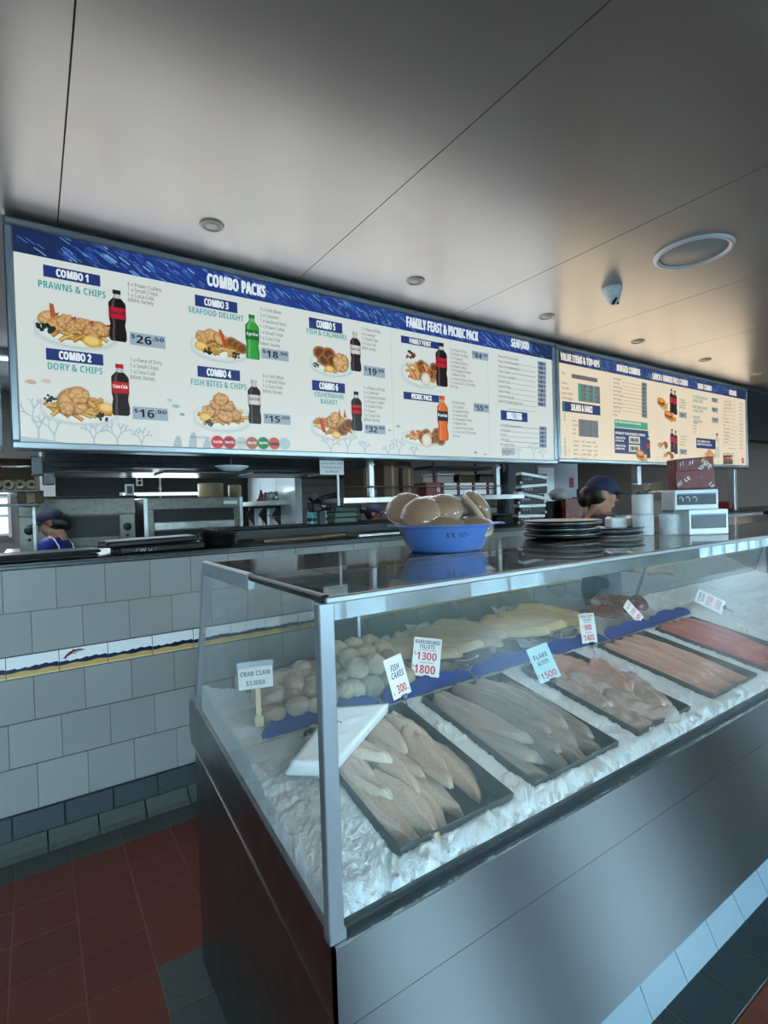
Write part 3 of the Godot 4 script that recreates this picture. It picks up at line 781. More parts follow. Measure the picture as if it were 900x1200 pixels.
func menu_board(called, label, L: float, T: float, w: float, h: float, D: Dictionary, second: bool, tint: Color):
	var t = thing(called, label, "menu board", Vector3(L, T, -2.83), 0.0, "backlit menu boards over the counter")
	var im := sheet_print(D, w, h, second)
	var tex := ImageTexture.create_from_image(im)
	var m := StandardMaterial3D.new(); m.resource_name = "backlit_print"
	m.albedo_texture = tex; m.albedo_color = Color(0.25, 0.25, 0.25); m.roughness = 0.35
	m.emission_enabled = true; m.emission = tint; m.emission_texture = tex; m.emission_operator = BaseMaterial3D.EMISSION_OP_MULTIPLY; m.emission_energy_multiplier = 0.89
	var st := SurfaceTool.new(); st.begin(Mesh.PRIMITIVE_TRIANGLES); st.set_normal(Vector3(0, 0, 1))
	var e := 0.03
	for v in [[0, 1], [1, 0], [1, 1], [0, 1], [0, 0], [1, 0]]:
		st.set_uv(Vector2((e + v[0] * (w - 2 * e)) / w, (e + v[1] * (h - 2 * e)) / h)); st.add_vertex(Vector3(e + v[0] * (w - 2 * e), -(e + v[1] * (h - 2 * e)), 0))
	var face = part(t, "backlit_sign_face", st.commit(), m)
	part(t, "light_box", cbox(w - 0.01, h - 0.01, 0.16, 0.002), "aluminium", Vector3(w / 2, -h / 2, -0.086))
	for s in [[w / 2, -0.016, w, 0.034], [w / 2, -h + 0.016, w, 0.034]]: part(t, "frame_rail", cbox(s[2], s[3], 0.05, 0.006), "aluminium", Vector3(s[0], s[1], -0.008))
	for s in [[0.016], [w - 0.016]]: part(t, "frame_stile", cbox(0.034, h - 0.07, 0.05, 0.006), "aluminium", Vector3(s[0], -h / 2, -0.008))
	var white := ink_tool(); var dark := ink_tool(); var teal := ink_tool(); var grey := ink_tool()
	for b in D.title: bold_letters(white, b[0], Vector3(b[1], -b[2], 0), b[3], b[4])
	for b in D.banner:
		var bw: float = b[3] - b[1]; var bh: float = b[4] - b[2]
		bold_letters(white, b[0], Vector3(b[1] + bw * 0.22, -(b[4] - bh * 0.18), 0), bw * 0.56, bh * 0.66)
	if D.has("white"):
		for b in D.white: add_letters(white, b[0], Transform3D(Basis(), Vector3(b[1], -b[2], 0)), b[3], b[4], true)
	for b in D.teal: add_letters(teal, b[0], Transform3D(Basis(), Vector3(b[1], -b[2], 0)), b[3], b[4], true)
	for b in D.list: add_letters(grey, b[0], Transform3D(Basis(), Vector3(b[1], -b[2], 0)), b[3], b[4])
	for b in D.price: price_letters(dark, b[0], b[1], b[2], b[3], b[4])
	for b in D.col: price_letters(dark, b[0], b[1], b[2], b[3], b[4])
	for b in D.bottle:
		if b[4] > 0.12 and b[0] != 5:
			add_letters(white if b[0] in [1, 2, 4] else dark, ["Coca-Cola", "Coca-Cola", "Sprite", "Coca-Cola", "Fanta"][b[0]], Transform3D(Basis(), Vector3(b[1] - b[3] * 0.42, -(b[2] - b[4] * 0.03), 0)), b[3] * 0.84, b[4] * 0.07, true)
	for b in D.disc:
		if b[0] in [0, 1, 3, 4]: add_letters(white, ["Coca-Cola", "Coca-Cola", "", "Coca-Cola", "Sprite"][b[0]], Transform3D(Basis(), Vector3(b[1] - 0.024, -(b[2] + 0.006), 0)), 0.048, 0.014, true)
		elif b[0] == 2: add_letters(teal, "Coca-Cola", Transform3D(Basis(), Vector3(b[1] - 0.024, -(b[2] + 0.006), 0)), 0.048, 0.014, true)
	if second:
		for q in [["SALADS", 0.55], ["SAUCES", 0.86]]:
			add_letters(teal, q[0], Transform3D(Basis(Vector3(0, 1, 0), Vector3(-1, 0, 0), Vector3(0, 0, 1)), Vector3(0.115, -q[1] - 0.09, 0)), 0.16, 0.022, true)
	var k := 0
	for pr in [[white, Color(0.93, 0.92, 0.90), 0.72, "white_lettering"], [teal, Color(0.12, 0.56, 0.54), 0.8, "teal_lettering"], [dark, Color(0.05, 0.07, 0.12), 0.02, "price_lettering"], [grey, Color(0.22, 0.25, 0.28), 0.10, "list_lettering"]]:
		var lm := StandardMaterial3D.new(); lm.albedo_color = pr[1]; lm.roughness = 0.5
		lm.emission_enabled = true; lm.emission = pr[1] * tint; lm.emission_energy_multiplier = pr[2]
		part(face, pr[3], pr[0].commit(), lm, Vector3(0, 0, 0.0012))

func build_boards():
	menu_board("menu_board", "backlit combo packs menu board with seafood plates and blue header", -0.07, 2.822, 3.775, 1.025, BOARD_A, false, Color(0.93, 0.96, 0.96))
	menu_board("menu_board", "backlit burger and drinks menu board with warm glow and blue header", 3.72, 2.815, 3.73, 1.0, BOARD_B, true, Color(1.0, 0.935, 0.83))
var BOARD_A := {
	"banner": [["COMBO 1",0.143,0.178,0.372,0.231],["COMBO 2",0.141,0.557,0.372,0.612],["COMBO 3",0.814,0.18,1.042,0.238],["COMBO 4",0.814,0.555,1.044,0.613],["COMBO 5",1.48,0.181,1.709,0.246],["COMBO 6",1.487,0.557,1.714,0.618],["FAMILY FEAST",2.164,0.184,2.497,0.232],["PICNIC PACK",2.172,0.562,2.487,0.612],["SINGLE ITEMS",3.109,0.614,3.418,0.691]],
	"teal": [["PRAWNS & CHIPS",0.121,0.284,0.273,0.032],["DORY & CHIPS",0.145,0.655,0.222,0.032],["SEAFOOD DELIGHT",0.78,0.279,0.295,0.031],["FISH BITES & CHIPS",0.779,0.66,0.301,0.032],["FISH & CALAMARI",1.462,0.281,0.275,0.031],["FISHERMANS",1.503,0.656,0.201,0.029],["BASKET",1.541,0.696,0.117,0.029]],
	"list": [["6 x Prawn Cutlets",0.493,0.201,0.156,0.019],["1 x Small Chips",0.492,0.227,0.138,0.019],["1 x Coca-Cola",0.491,0.253,0.119,0.019],["600mL Variety",0.491,0.278,0.119,0.019],["1 x Piece of Dory",0.491,0.575,0.148,0.019],["1 x Small Chips",0.49,0.604,0.131,0.019],["1 x Coca-Cola",0.49,0.633,0.113,0.019],["600mL Variety",0.489,0.661,0.113,0.019],["2 x Fish Bites",1.175,0.199,0.129,0.019],["2 x Calamari",1.174,0.232,0.111,0.019],["1 x Seafood Stick",1.173,0.264,0.157,0.019],["1 x Prawn Cutlet",1.172,0.296,0.148,0.019],["1 x Small Chips",1.17,0.329,0.139,0.019],["1 x Coca-Cola",1.169,0.361,0.12,0.019],["600mL Variety",1.168,0.394,0.12,0.019],["6 x Fish Bites",1.177,0.577,0.127,0.019],["1 x Small Chips",1.176,0.606,0.136,0.019],["1 x Coca-Cola",1.175,0.635,0.118,0.019],["600mL Variety",1.174,0.664,0.118,0.019],["1 x Piece of Fish",1.854,0.2,0.143,0.02],["4 x Calamari",1.852,0.231,0.101,0.02],["1 x Small Chips",1.851,0.261,0.125,0.02],["1 x Coca-Cola",1.85,0.291,0.109,0.02],["600mL Variety",1.849,0.321,0.109,0.02],["1 x Piece of Fish",1.857,0.577,0.16,0.019],["6 x Calamari",1.856,0.606,0.113,0.019],["2 x Seafood Sticks",1.855,0.635,0.169,0.019],["2 x Prawn Cutlets",1.854,0.664,0.16,0.019],["1 x Small Chips",1.853,0.693,0.141,0.019],["1 x Sauce",1.852,0.723,0.084,0.019],["1 x Coca-Cola",1.851,0.752,0.122,0.019],["600mL Variety",1.85,0.781,0.122,0.019],["4 x Piece of Fish",2.607,0.226,0.156,0.02],["4 x Potato Scallops",2.606,0.255,0.174,0.02],["12 x Calamari",2.605,0.285,0.119,0.02],["4 x Seafood Sticks",2.604,0.314,0.165,0.02],["4 x Prawn Cutlets",2.603,0.344,0.156,0.02],["4 x Pineapple Fritters",2.601,0.373,0.201,0.02],["1 x Medium Chips",2.6,0.403,0.146,0.02],["2 x Sauce of your choice",2.599,0.433,0.22,0.02],["1 x Coca-Cola 1.25L Variety",2.598,0.462,0.247,0.02],["& 4 Cups",2.597,0.492,0.073,0.02],["8 x Fish Bites",2.613,0.607,0.122,0.02],["12 x Calamari",2.612,0.638,0.113,0.02],["4 x Seafood Sticks",2.611,0.668,0.157,0.02],["4 x Prawn Cutlets",2.61,0.698,0.148,0.02],["4 x Pineapple Fritters",2.609,0.728,0.191,0.02],["1 x Medium Chips",2.607,0.758,0.139,0.02],["2 x Sauce of your choice",2.606,0.789,0.208,0.02],["1 x Coca-Cola 1.25L Variety",2.605,0.819,0.234,0.02],["& 4 Cups",2.604,0.849,0.069,0.02],["Piece of Fish (Grilled)",3.099,0.206,0.226,0.019],["Piece of Fish (Crumbed)",3.098,0.245,0.226,0.019],["Piece of Fish (Battered)",3.096,0.284,0.236,0.019],["Prawn Cutlet",3.095,0.322,0.118,0.019],["Fish Cake (Crumbed)",3.093,0.361,0.187,0.019],["Seafood Stick",3.092,0.4,0.128,0.019],["Calamari Rings",3.09,0.439,0.138,0.019],["Seafood Kebab",3.089,0.477,0.128,0.019],["Homemade Fish Cake",3.087,0.516,0.177,0.019],["Seafood Chowder (Please Ask)",3.086,0.555,0.275,0.019],["Hash Puff & Gourmet Snack",3.104,0.742,0.238,0.019],["Spring Roll",3.103,0.78,0.105,0.019],["Dim Sim",3.101,0.817,0.067,0.019],["Chiko Roll",3.1,0.854,0.095,0.019],["Pineapple Fritter",3.098,0.892,0.162,0.019],["CRAB CLAW",3.11,0.945,0.104,0.016],["$3.00ea",3.11,0.97,0.081,0.016],["Varieties Include:",0.765,0.941,0.102,0.012]],
	"price": [["$26.50",0.492,0.427,0.66,0.49],["$16.90",0.493,0.797,0.66,0.859],["$18.90",1.173,0.408,1.341,0.468],["$15.00",1.175,0.781,1.339,0.839],["$19.90",1.858,0.423,2.024,0.488],["$32.90",1.854,0.801,2.014,0.862],["$84.90",2.819,0.193,2.988,0.252],["$55.90",2.822,0.584,2.982,0.647]],
	"title": [["COMBO PACKS",0.884,0.117,0.325,0.064],["FAMILY FEAST & PICNIC PACK",2.216,0.115,0.671,0.067],["SEAFOOD",3.251,0.102,0.206,0.064]],
	"plate": [[0,0.266,0.447,0.341,0.201],[1,0.271,0.81,0.325,0.194],[2,0.94,0.422,0.316,0.204],[3,0.941,0.801,0.312,0.205],[4,1.625,0.43,0.299,0.19],[5,1.628,0.816,0.318,0.201],[6,2.347,0.399,0.38,0.25],[7,2.338,0.85,0.399,0.149]],
	"bottle": [[0,0.442,0.359,0.074,0.251],[1,0.442,0.721,0.076,0.253],[2,1.123,0.357,0.079,0.251],[3,1.123,0.721,0.072,0.249],[3,1.801,0.344,0.076,0.25],[0,1.796,0.724,0.076,0.25],[0,2.518,0.338,0.104,0.311],[4,2.514,0.719,0.098,0.318]],
	"disc": [[0,0.908,0.957,0.052,0.054],[1,0.973,0.956,0.054,0.054],[2,1.039,0.955,0.055,0.055],[3,1.101,0.954,0.057,0.056],[4,1.167,0.952,0.058,0.056],[5,1.233,0.951,0.059,0.057],[6,1.297,0.95,0.061,0.058]],
	"col": [["$9.50",3.564,0.176,3.667,0.211],["$8.90",3.562,0.213,3.666,0.248],["$9.20",3.561,0.251,3.664,0.285],["$2.20",3.559,0.288,3.663,0.323],["$2.60",3.558,0.326,3.661,0.36],["$2.50",3.556,0.363,3.66,0.398],["$1.60",3.555,0.401,3.658,0.435],["$7.50",3.553,0.438,3.657,0.473],["$4.50",3.552,0.476,3.655,0.51],["$9.90",3.55,0.513,3.654,0.548],["$4.50",3.562,0.715,3.653,0.748],["$4.20",3.56,0.751,3.652,0.783],["$2.20",3.559,0.786,3.651,0.818],["$4.80",3.558,0.821,3.649,0.854],["$2.50",3.556,0.857,3.648,0.889]],
}
var BOARD_B := {
	"banner": [["SALADS & SAUCE",0.082,0.473,0.631,0.559]],
	"teal": [["5 x CHICKEN NUGGETS",2.363,0.239,0.345,0.03],["& SMALL CHIPS",2.369,0.281,0.226,0.03],["MINI CHEESE BURGER",2.366,0.352,0.338,0.03],["& SMALL CHIPS",2.371,0.394,0.228,0.03],["SEAFOOD",2.368,0.465,0.148,0.03],["SNACK PACK",2.37,0.508,0.204,0.03]],
	"list": [["Chips",0.08,0.239,0.051,0.019],["",0.078,0.282,0.0,0.019],["Calamari",0.076,0.324,0.082,0.019],["Fish Bites",0.074,0.367,0.103,0.019],["Potato Scallops",0.073,0.41,0.154,0.019],["Chicken Nuggets",0.071,0.452,0.154,0.019],["Garden",0.216,0.641,0.055,0.019],["Coleslaw",0.215,0.678,0.073,0.019],["Greek",0.214,0.716,0.046,0.019],["Potato",0.212,0.753,0.055,0.019],["Tartare  1.00  Tomato  0.80",0.221,0.82,0.328,0.018],["Sweet     1.00  Mayo     1.00",0.22,0.857,0.352,0.018],["Garlic    1.00  Vinegar  0.80",0.218,0.895,0.352,0.018],["BBQ       0.80  Aioli    1.00",0.217,0.932,0.352,0.018],["Gravy     2.50",0.215,0.97,0.169,0.018],["Fish Burger",0.849,0.202,0.127,0.02],["Hamburger",0.847,0.241,0.104,0.02],["Cheese Burger",0.845,0.279,0.15,0.02],["Bacon Burger",0.844,0.317,0.139,0.02],["Chicken Burger",0.842,0.355,0.162,0.02],["Works Burger",0.841,0.393,0.139,0.02],["Steak Sandwich",0.839,0.431,0.162,0.02],["Veggie Burger",0.838,0.469,0.15,0.02],["Prawn Roll",0.836,0.507,0.116,0.02],["Extras",0.834,0.545,0.069,0.02],["2 x Burgers",2.071,0.293,0.115,0.02],["2 x Small Chips",2.069,0.32,0.156,0.02],["2 x Coca-Cola",2.068,0.348,0.135,0.02],["600mL Variety",2.067,0.376,0.135,0.02],["2 x Piece of Fish",2.063,0.688,0.156,0.02],["1 x Large Chips",2.061,0.718,0.138,0.02],["2 x Coca-Cola",2.06,0.749,0.119,0.02],["600mL Variety",2.059,0.779,0.119,0.02],["Soft Drink 375mL",3.111,0.223,0.203,0.02],["Soft Drink 600mL",3.109,0.263,0.203,0.02],["Soft Drink 1.25L",3.107,0.304,0.203,0.02],["Water",3.105,0.344,0.063,0.02],["Juice",3.103,0.385,0.063,0.02],["Iced Tea",3.102,0.426,0.101,0.02],["Iced Coffee",3.1,0.466,0.139,0.02],["Milk",3.098,0.507,0.05,0.02],["Sports Drink",3.096,0.547,0.152,0.02],["Energy Drink",3.094,0.588,0.152,0.02],["Spring Water",3.093,0.628,0.152,0.02],["Ginger Beer",3.091,0.669,0.139,0.02],["Sparkling",3.089,0.71,0.114,0.02],["Tea",3.087,0.75,0.038,0.02],["$2.80",3.534,0.218,0.096,0.021],["$4.20",3.532,0.26,0.096,0.021],["$5.50",3.53,0.302,0.096,0.021],["$3.00",3.528,0.345,0.096,0.021],["$4.00",3.526,0.387,0.096,0.021],["$4.50",3.524,0.429,0.096,0.021],["$5.00",3.523,0.471,0.096,0.021],["$3.00",3.521,0.513,0.096,0.021],["$4.80",3.519,0.555,0.096,0.021],["$4.80",3.517,0.597,0.096,0.021],["$3.20",3.515,0.64,0.096,0.021],["$4.50",3.513,0.682,0.096,0.021],["$4.20",3.511,0.724,0.096,0.021],["$3.50",3.509,0.766,0.096,0.021],["Nuggets",2.368,0.522,0.107,0.021],["Chips",2.366,0.557,0.076,0.021],["Drink",2.365,0.591,0.076,0.021],["Toy",2.363,0.626,0.046,0.021]],
	"price": [["$4",1.104,0.737,1.269,0.783],["$6",1.101,0.82,1.266,0.866],["$36.90",2.065,0.416,2.224,0.477],["$39.90",2.057,0.816,2.212,0.874],["$9.90",2.812,0.194,2.968,0.248],["$9.90",2.807,0.307,2.963,0.363],["$11.90",2.81,0.425,2.966,0.485]],
	"title": [["VALUE ITEMS & TOP-UPS",0.073,0.119,0.561,0.062],["BURGER COMBOS",0.914,0.114,0.4,0.061],["LUNCH / DINNER FOR 2 COMBO",1.544,0.122,0.719,0.061],["MINI COMBO",2.49,0.123,0.327,0.057],["DRINKS",3.265,0.122,0.192,0.058]],
	"plate": [[8,1.305,0.91,0.201,0.127],[8,1.721,0.35,0.203,0.115],[8,1.862,0.473,0.226,0.117],[7,1.714,0.784,0.219,0.098],[7,1.817,0.887,0.241,0.099],[3,2.735,0.861,0.31,0.118]],
	"bottle": [[0,1.436,0.821,0.068,0.224],[0,1.913,0.316,0.077,0.253],[0,1.982,0.328,0.077,0.255],[0,1.906,0.736,0.077,0.244],[0,1.979,0.751,0.071,0.246],[5,2.927,0.746,0.09,0.28],[0,3.094,0.897,0.044,0.132],[0,3.143,0.896,0.045,0.132],[1,3.192,0.894,0.045,0.133],[0,3.242,0.893,0.045,0.134],[3,3.292,0.892,0.046,0.134],[5,3.342,0.891,0.046,0.135]],
	"disc": [[0,3.601,0.908,0.121,0.074]],
	"col": [["$9.50",1.339,0.182,1.433,0.218],["$8.90",1.338,0.22,1.431,0.256],["$9.90",1.336,0.258,1.43,0.294],["$11.50",1.334,0.297,1.428,0.333],["$10.90",1.333,0.335,1.426,0.371],["$13.90",1.331,0.373,1.425,0.409],["$14.50",1.33,0.412,1.423,0.447],["$9.90",1.328,0.45,1.421,0.486],["$10.50",1.326,0.488,1.42,0.524],["5.00",0.364,0.297,0.432,0.326],["4.50",0.314,0.619,0.381,0.648],["9.00",0.456,0.301,0.524,0.33],["7.50",0.409,0.621,0.477,0.65],["12.0",0.549,0.304,0.619,0.334],["11.0",0.505,0.622,0.575,0.652],["4.50",0.363,0.335,0.43,0.364],["4.50",0.313,0.656,0.379,0.685],["8.50",0.454,0.339,0.523,0.368],["7.50",0.407,0.658,0.475,0.687],["11.0",0.548,0.343,0.618,0.373],["11.0",0.504,0.66,0.573,0.689],["1.20",0.361,0.373,0.429,0.402],["5.50",0.312,0.692,0.378,0.721],["5.50",0.453,0.378,0.521,0.407],["8.50",0.406,0.694,0.474,0.724],["9.90",0.546,0.382,0.616,0.412],["12.0",0.502,0.697,0.572,0.726],["6.00",0.36,0.411,0.427,0.44],["5.50",0.31,0.729,0.376,0.757],["9.50",0.451,0.416,0.52,0.445],["8.50",0.404,0.731,0.472,0.76],["13.0",0.544,0.421,0.615,0.451],["12.0",0.501,0.734,0.57,0.763]],
	"fill": [[3,0.853,0.578,1.432,0.649],[1,0.849,0.657,1.441,0.899],[4,1.09,0.726,1.285,0.792],[4,1.087,0.808,1.281,0.875],[1,2.428,0.68,2.883,0.792],[2,0.308,0.296,0.631,0.451],[2,0.302,0.613,0.592,0.764],[2,0.221,0.223,0.598,0.26],[2,1.339,0.178,1.426,0.527],[3,0.308,0.297,0.352,0.447],[3,0.416,0.298,0.461,0.447],[3,0.526,0.299,0.573,0.446]],
	"white": [["UPGRADE YOUR BURGER COMBOS",0.861,0.716,0.519,0.024],["Add Small Chips",0.866,0.757,0.164,0.019],["& 375mL Can",0.865,0.785,0.135,0.019],["Add Small Chips",0.863,0.833,0.164,0.019],["& 600mL Drink",0.862,0.862,0.15,0.019],["ADD CHEESE, EGG OR BACON TO ANY BURGER",0.865,0.607,0.442,0.018],["ADD A DRINK TO ANY",2.446,0.726,0.302,0.023],["SNACK PACK FOR $3.50",2.444,0.76,0.343,0.023]],
}

# ------------------------------------------------------------------ seafood display case
const CX0 := 0.412
const CX1 := 4.60
const ICE_SLOPE := 0.19
func ice_plane(z: float) -> float: return 0.765 + ICE_SLOPE * (-z - 0.83)

func uv_panel(a: Vector3, b: Vector3, c: Vector3, d: Vector3, th: Vector3) -> ArrayMesh:
	# flat sheet a-b-c-d (counter-clockwise from the front) with uv in metres, with thickness
	var st := SurfaceTool.new(); st.begin(Mesh.PRIMITIVE_TRIANGLES); st.set_smooth_group(-1)
	var put = func(v, u): st.set_uv(u); st.add_vertex(v)
	var w := a.distance_to(b); var h := a.distance_to(d)
	for e in [[a, Vector2(0, h)], [c, Vector2(w, 0)], [b, Vector2(w, h)], [a, Vector2(0, h)], [d, Vector2(0, 0)], [c, Vector2(w, 0)]]: put.call(e[0], e[1])
	var q := [a, b, c, d]
	for i in 4:
		var p = q[i]; var r = q[(i + 1) % 4]
		for e in [p, p + th, r, r, p + th, r + th]: put.call(e, Vector2.ZERO)
	for e in [a, b, c, a, c, d]: put.call(e + th, Vector2.ZERO)
	st.generate_normals(); st.generate_tangents()
	return st.commit()

func build_case():
	var t = thing("display_case", "long stainless steel and glass seafood display case filled with ice", "display case", Vector3(CX0, 0, -0.8))
	var O := Vector3(-CX0, 0, 0.8)
	var zx := func(poly): return PackedVector2Array(poly)
	var U := Vector3(0, 0, 1); var V := Vector3(0, 1, 0); var W := Vector3(1, 0, 0)
	# front: upper band, sloping lower panel, tiled kick
	var f1 = part(t, "front_band", uv_panel(Vector3(CX0, 0.575, -0.8), Vector3(CX1, 0.575, -0.8), Vector3(CX1, 0.722, -0.8), Vector3(CX0, 0.722, -0.8), Vector3(0, 0, -0.02)), "steel_front", O)
	var f2 = part(t, "front_panel", uv_panel(Vector3(CX0 + 0.004, 0.075, -0.838), Vector3(CX1, 0.075, -0.838), Vector3(CX1, 0.570, -0.803), Vector3(CX0 + 0.004, 0.570, -0.803), Vector3(0, 0, -0.02)), "steel_front", O)
	part(t, "front_lip", cbox(CX1 - CX0, 0.006, 0.030, 0.0028), "lip_steel", Vector3((CX0 + CX1) / 2, 0.724, -0.814) + O)
	part(t, "glazing_channel", cbox(CX1 - CX0 - 0.02, 0.018, 0.014, 0.002), "steel_dark", Vector3((CX0 + CX1) / 2, 0.734, -0.826) + O)
	var n := 0
	var kick := prism(PackedVector2Array([Vector2(0.800, 0.0), Vector2(0.838, 0.078), Vector2(0.848, 0.078), Vector2(0.848, 0.0)]), -U, V, W, -0.0985, 0.0985)
	var ku := []
	for k in 20:
		var x := 0.514 + 0.2 * k
		if x + 0.1 > CX1: break
		fast_part(t, "kick_tile", n, kick, "kick_tile", Vector3(x + 0.1 - 0.1, 0, 0) + O); n += 1
	part(t, "kick_grout", cbox(CX1 - CX0 - 0.01, 0.074, 0.03, 0.0), "grout", Vector3((CX0 + CX1) / 2, 0.037, -0.856) + O)
	# ends
	for e in [[CX0, 1.0, 0], [CX1, -1.0, 1]]:
		var x0: float = e[0]; var x1: float = e[0] + e[1] * 0.022
		part(t, "end_band", prism(zx.call([Vector2(0.802, 0.578), Vector2(0.802, 0.725), Vector2(1.30, 0.802), Vector2(1.765, 0.872), Vector2(1.80, 0.868), Vector2(1.822, 0.845), Vector2(1.822, 0.748), Vector2(1.815, 0.728)]), -U, V, W, x0, x1), "steel", O)
		part(t, "seam_trim", prism(zx.call([Vector2(0.803, 0.5735), Vector2(0.803, 0.578), Vector2(1.812, 0.7285), Vector2(1.812, 0.724)]), -U, V, W, x0 - e[1] * 0.0015, x1), "lip_steel", O)
		part(t, "end_panel", prism(zx.call([Vector2(0.845, 0.0), Vector2(0.805, 0.574), Vector2(1.775, 0.720), Vector2(1.772, 0.0)]), -U, V, W, x0 + e[1] * 0.004, x1), "steel", O)
	part(t, "rear_panel", cbox(CX1 - CX0 - 0.04, 0.86, 0.02, 0.0), "steel", Vector3((CX0 + CX1) / 2, 0.43, -1.765) + O)
	part(t, "well_floor", cbox(CX1 - CX0 - 0.05, 0.02, 0.93, 0.0), "steel", Vector3((CX0 + CX1) / 2, 0.60, -1.29) + O)
	# corner post and rear posts
	part(t, "corner_post", cbox(0.030, 0.600, 0.022, 0.002), "aluminium", Vector3(CX0 + 0.006, 1.030, -0.817) + O)
	part(t, "post_foot", cbox(0.034, 0.020, 0.026, 0.002), "aluminium", Vector3(CX0 + 0.008, 0.738, -0.817) + O)
	for x in [CX0 + 0.006, 2.95, CX1 - 0.006]:
		part(t, "rear_post", prism(zx.call([Vector2(1.556, 1.336), Vector2(1.574, 1.336), Vector2(1.735, 0.862), Vector2(1.716, 0.862)]), -U, V, W, x - 0.008, x + 0.008), "aluminium", O)
	# glass panes with their green edges
	var g1 = part(t, "front_glass", cbox(CX1 - CX0 - 0.03, 0.60, 0.006, 0.0), "case_glass", Vector3((CX0 + CX1) / 2 + 0.012, 1.035, -0.821) + O)
	var g2 = part(t, "end_glass", prism(zx.call([Vector2(0.83, 0.735), Vector2(0.83, 1.332), Vector2(1.560, 1.332), Vector2(1.718, 0.862)]), -U, V, W, CX0 + 0.003, CX0 + 0.009), "case_glass", O)
	for x in [[0.44, 2.94], [2.96, 4.58]]:
		part(t, "rear_door_glass", prism(zx.call([Vector2(1.562, 1.325), Vector2(1.568, 1.325), Vector2(1.724, 0.868), Vector2(1.718, 0.868)]), -U, V, W, x[0], x[1]), "case_glass", O)
	part(t, "partition_glass", prism(zx.call([Vector2(0.835, 0.79), Vector2(0.835, 1.16), Vector2(1.55, 1.16), Vector2(1.68, 0.94)]), -U, V, W, 2.947, 2.953), "case_glass", O)
	var g3 = part(t, "top_glass", cbox(CX1 - CX0 - 0.012, 0.008, 0.385, 0.0), "case_top_glass", Vector3((CX0 + CX1) / 2, 1.338, -0.997) + O)
	part(t, "top_shelf", cbox(CX1 - CX0 - 0.012, 0.010, 0.385, 0.002), "case_shelf", Vector3((CX0 + CX1) / 2, 1.337, -1.382) + O)
	part(t, "top_front_edge", cbox(CX1 - CX0, 0.012, 0.010, 0.002), "steel_bright", Vector3((CX0 + CX1) / 2, 1.336, -0.801) + O)
	part(t, "top_end_strip", cbox(0.016, 0.014, 0.375, 0.003), "steel_dark", Vector3(CX0 + 0.004, 1.338, -0.99) + O)
	part(t, "top_end_cap", cbox(0.018, 0.040, 0.395, 0.003), "aluminium", Vector3(CX0 + 0.002, 1.328, -1.374) + O)
	part(t, "top_rear_edge", cbox(CX1 - CX0, 0.022, 0.012, 0.002), "steel", Vector3((CX0 + CX1) / 2, 1.330, -1.574) + O)
	# lamp canopy under the glass top: folded steel sheet with a tube behind it
	part(t, "lamp_canopy", prism(zx.call([Vector2(0.828, 1.330), Vector2(0.828, 1.292), Vector2(0.833, 1.292), Vector2(0.835, 1.322), Vector2(0.90, 1.324), Vector2(0.90, 1.330)]), -U, V, W, CX0 + 0.03, CX1 - 0.03), "steel", O)
	part(t, "canopy_gusset", prism(zx.call([Vector2(1.06, 1.325), Vector2(0.84, 1.325), Vector2(0.84, 1.25), Vector2(0.97, 1.235)]), -U, V, W, 0.50, 0.506), "steel_bright", O)
	for k in 3:
		var x := 1.15 + k * 1.32
		var lamp = part(t, "lamp_tube", tube([Vector3(x - 0.55, 1.308, -0.862), Vector3(x + 0.55, 1.308, -0.862)], 0.010, 10), M["warm_tube"], O)
		var l := AreaLight3D.new(); l.name = ["case_lamp_light", "case_lamp_light_001", "case_lamp_light_002"][k]
		l.area_size = Vector2(1.1, 0.02); l.light_color = Color(1.0, 0.93, 0.83); l.light_energy = 0.11; l.area_range = 8.0; l.area_attenuation = 2.0; l.shadow_enabled = true
		add_child(l); l.position = Vector3(x, 1.295, -0.866); l.rotation = Vector3(-PI / 2 + 0.5, 0, 0)
	# ice
	build_ice()

var TRAYS := [[0.605, 0.955], [1.03, 1.405], [1.51, 1.83], [1.99, 2.365], [2.46, 2.82]]
const TZ0 := -0.885
const TZ1 := -1.345

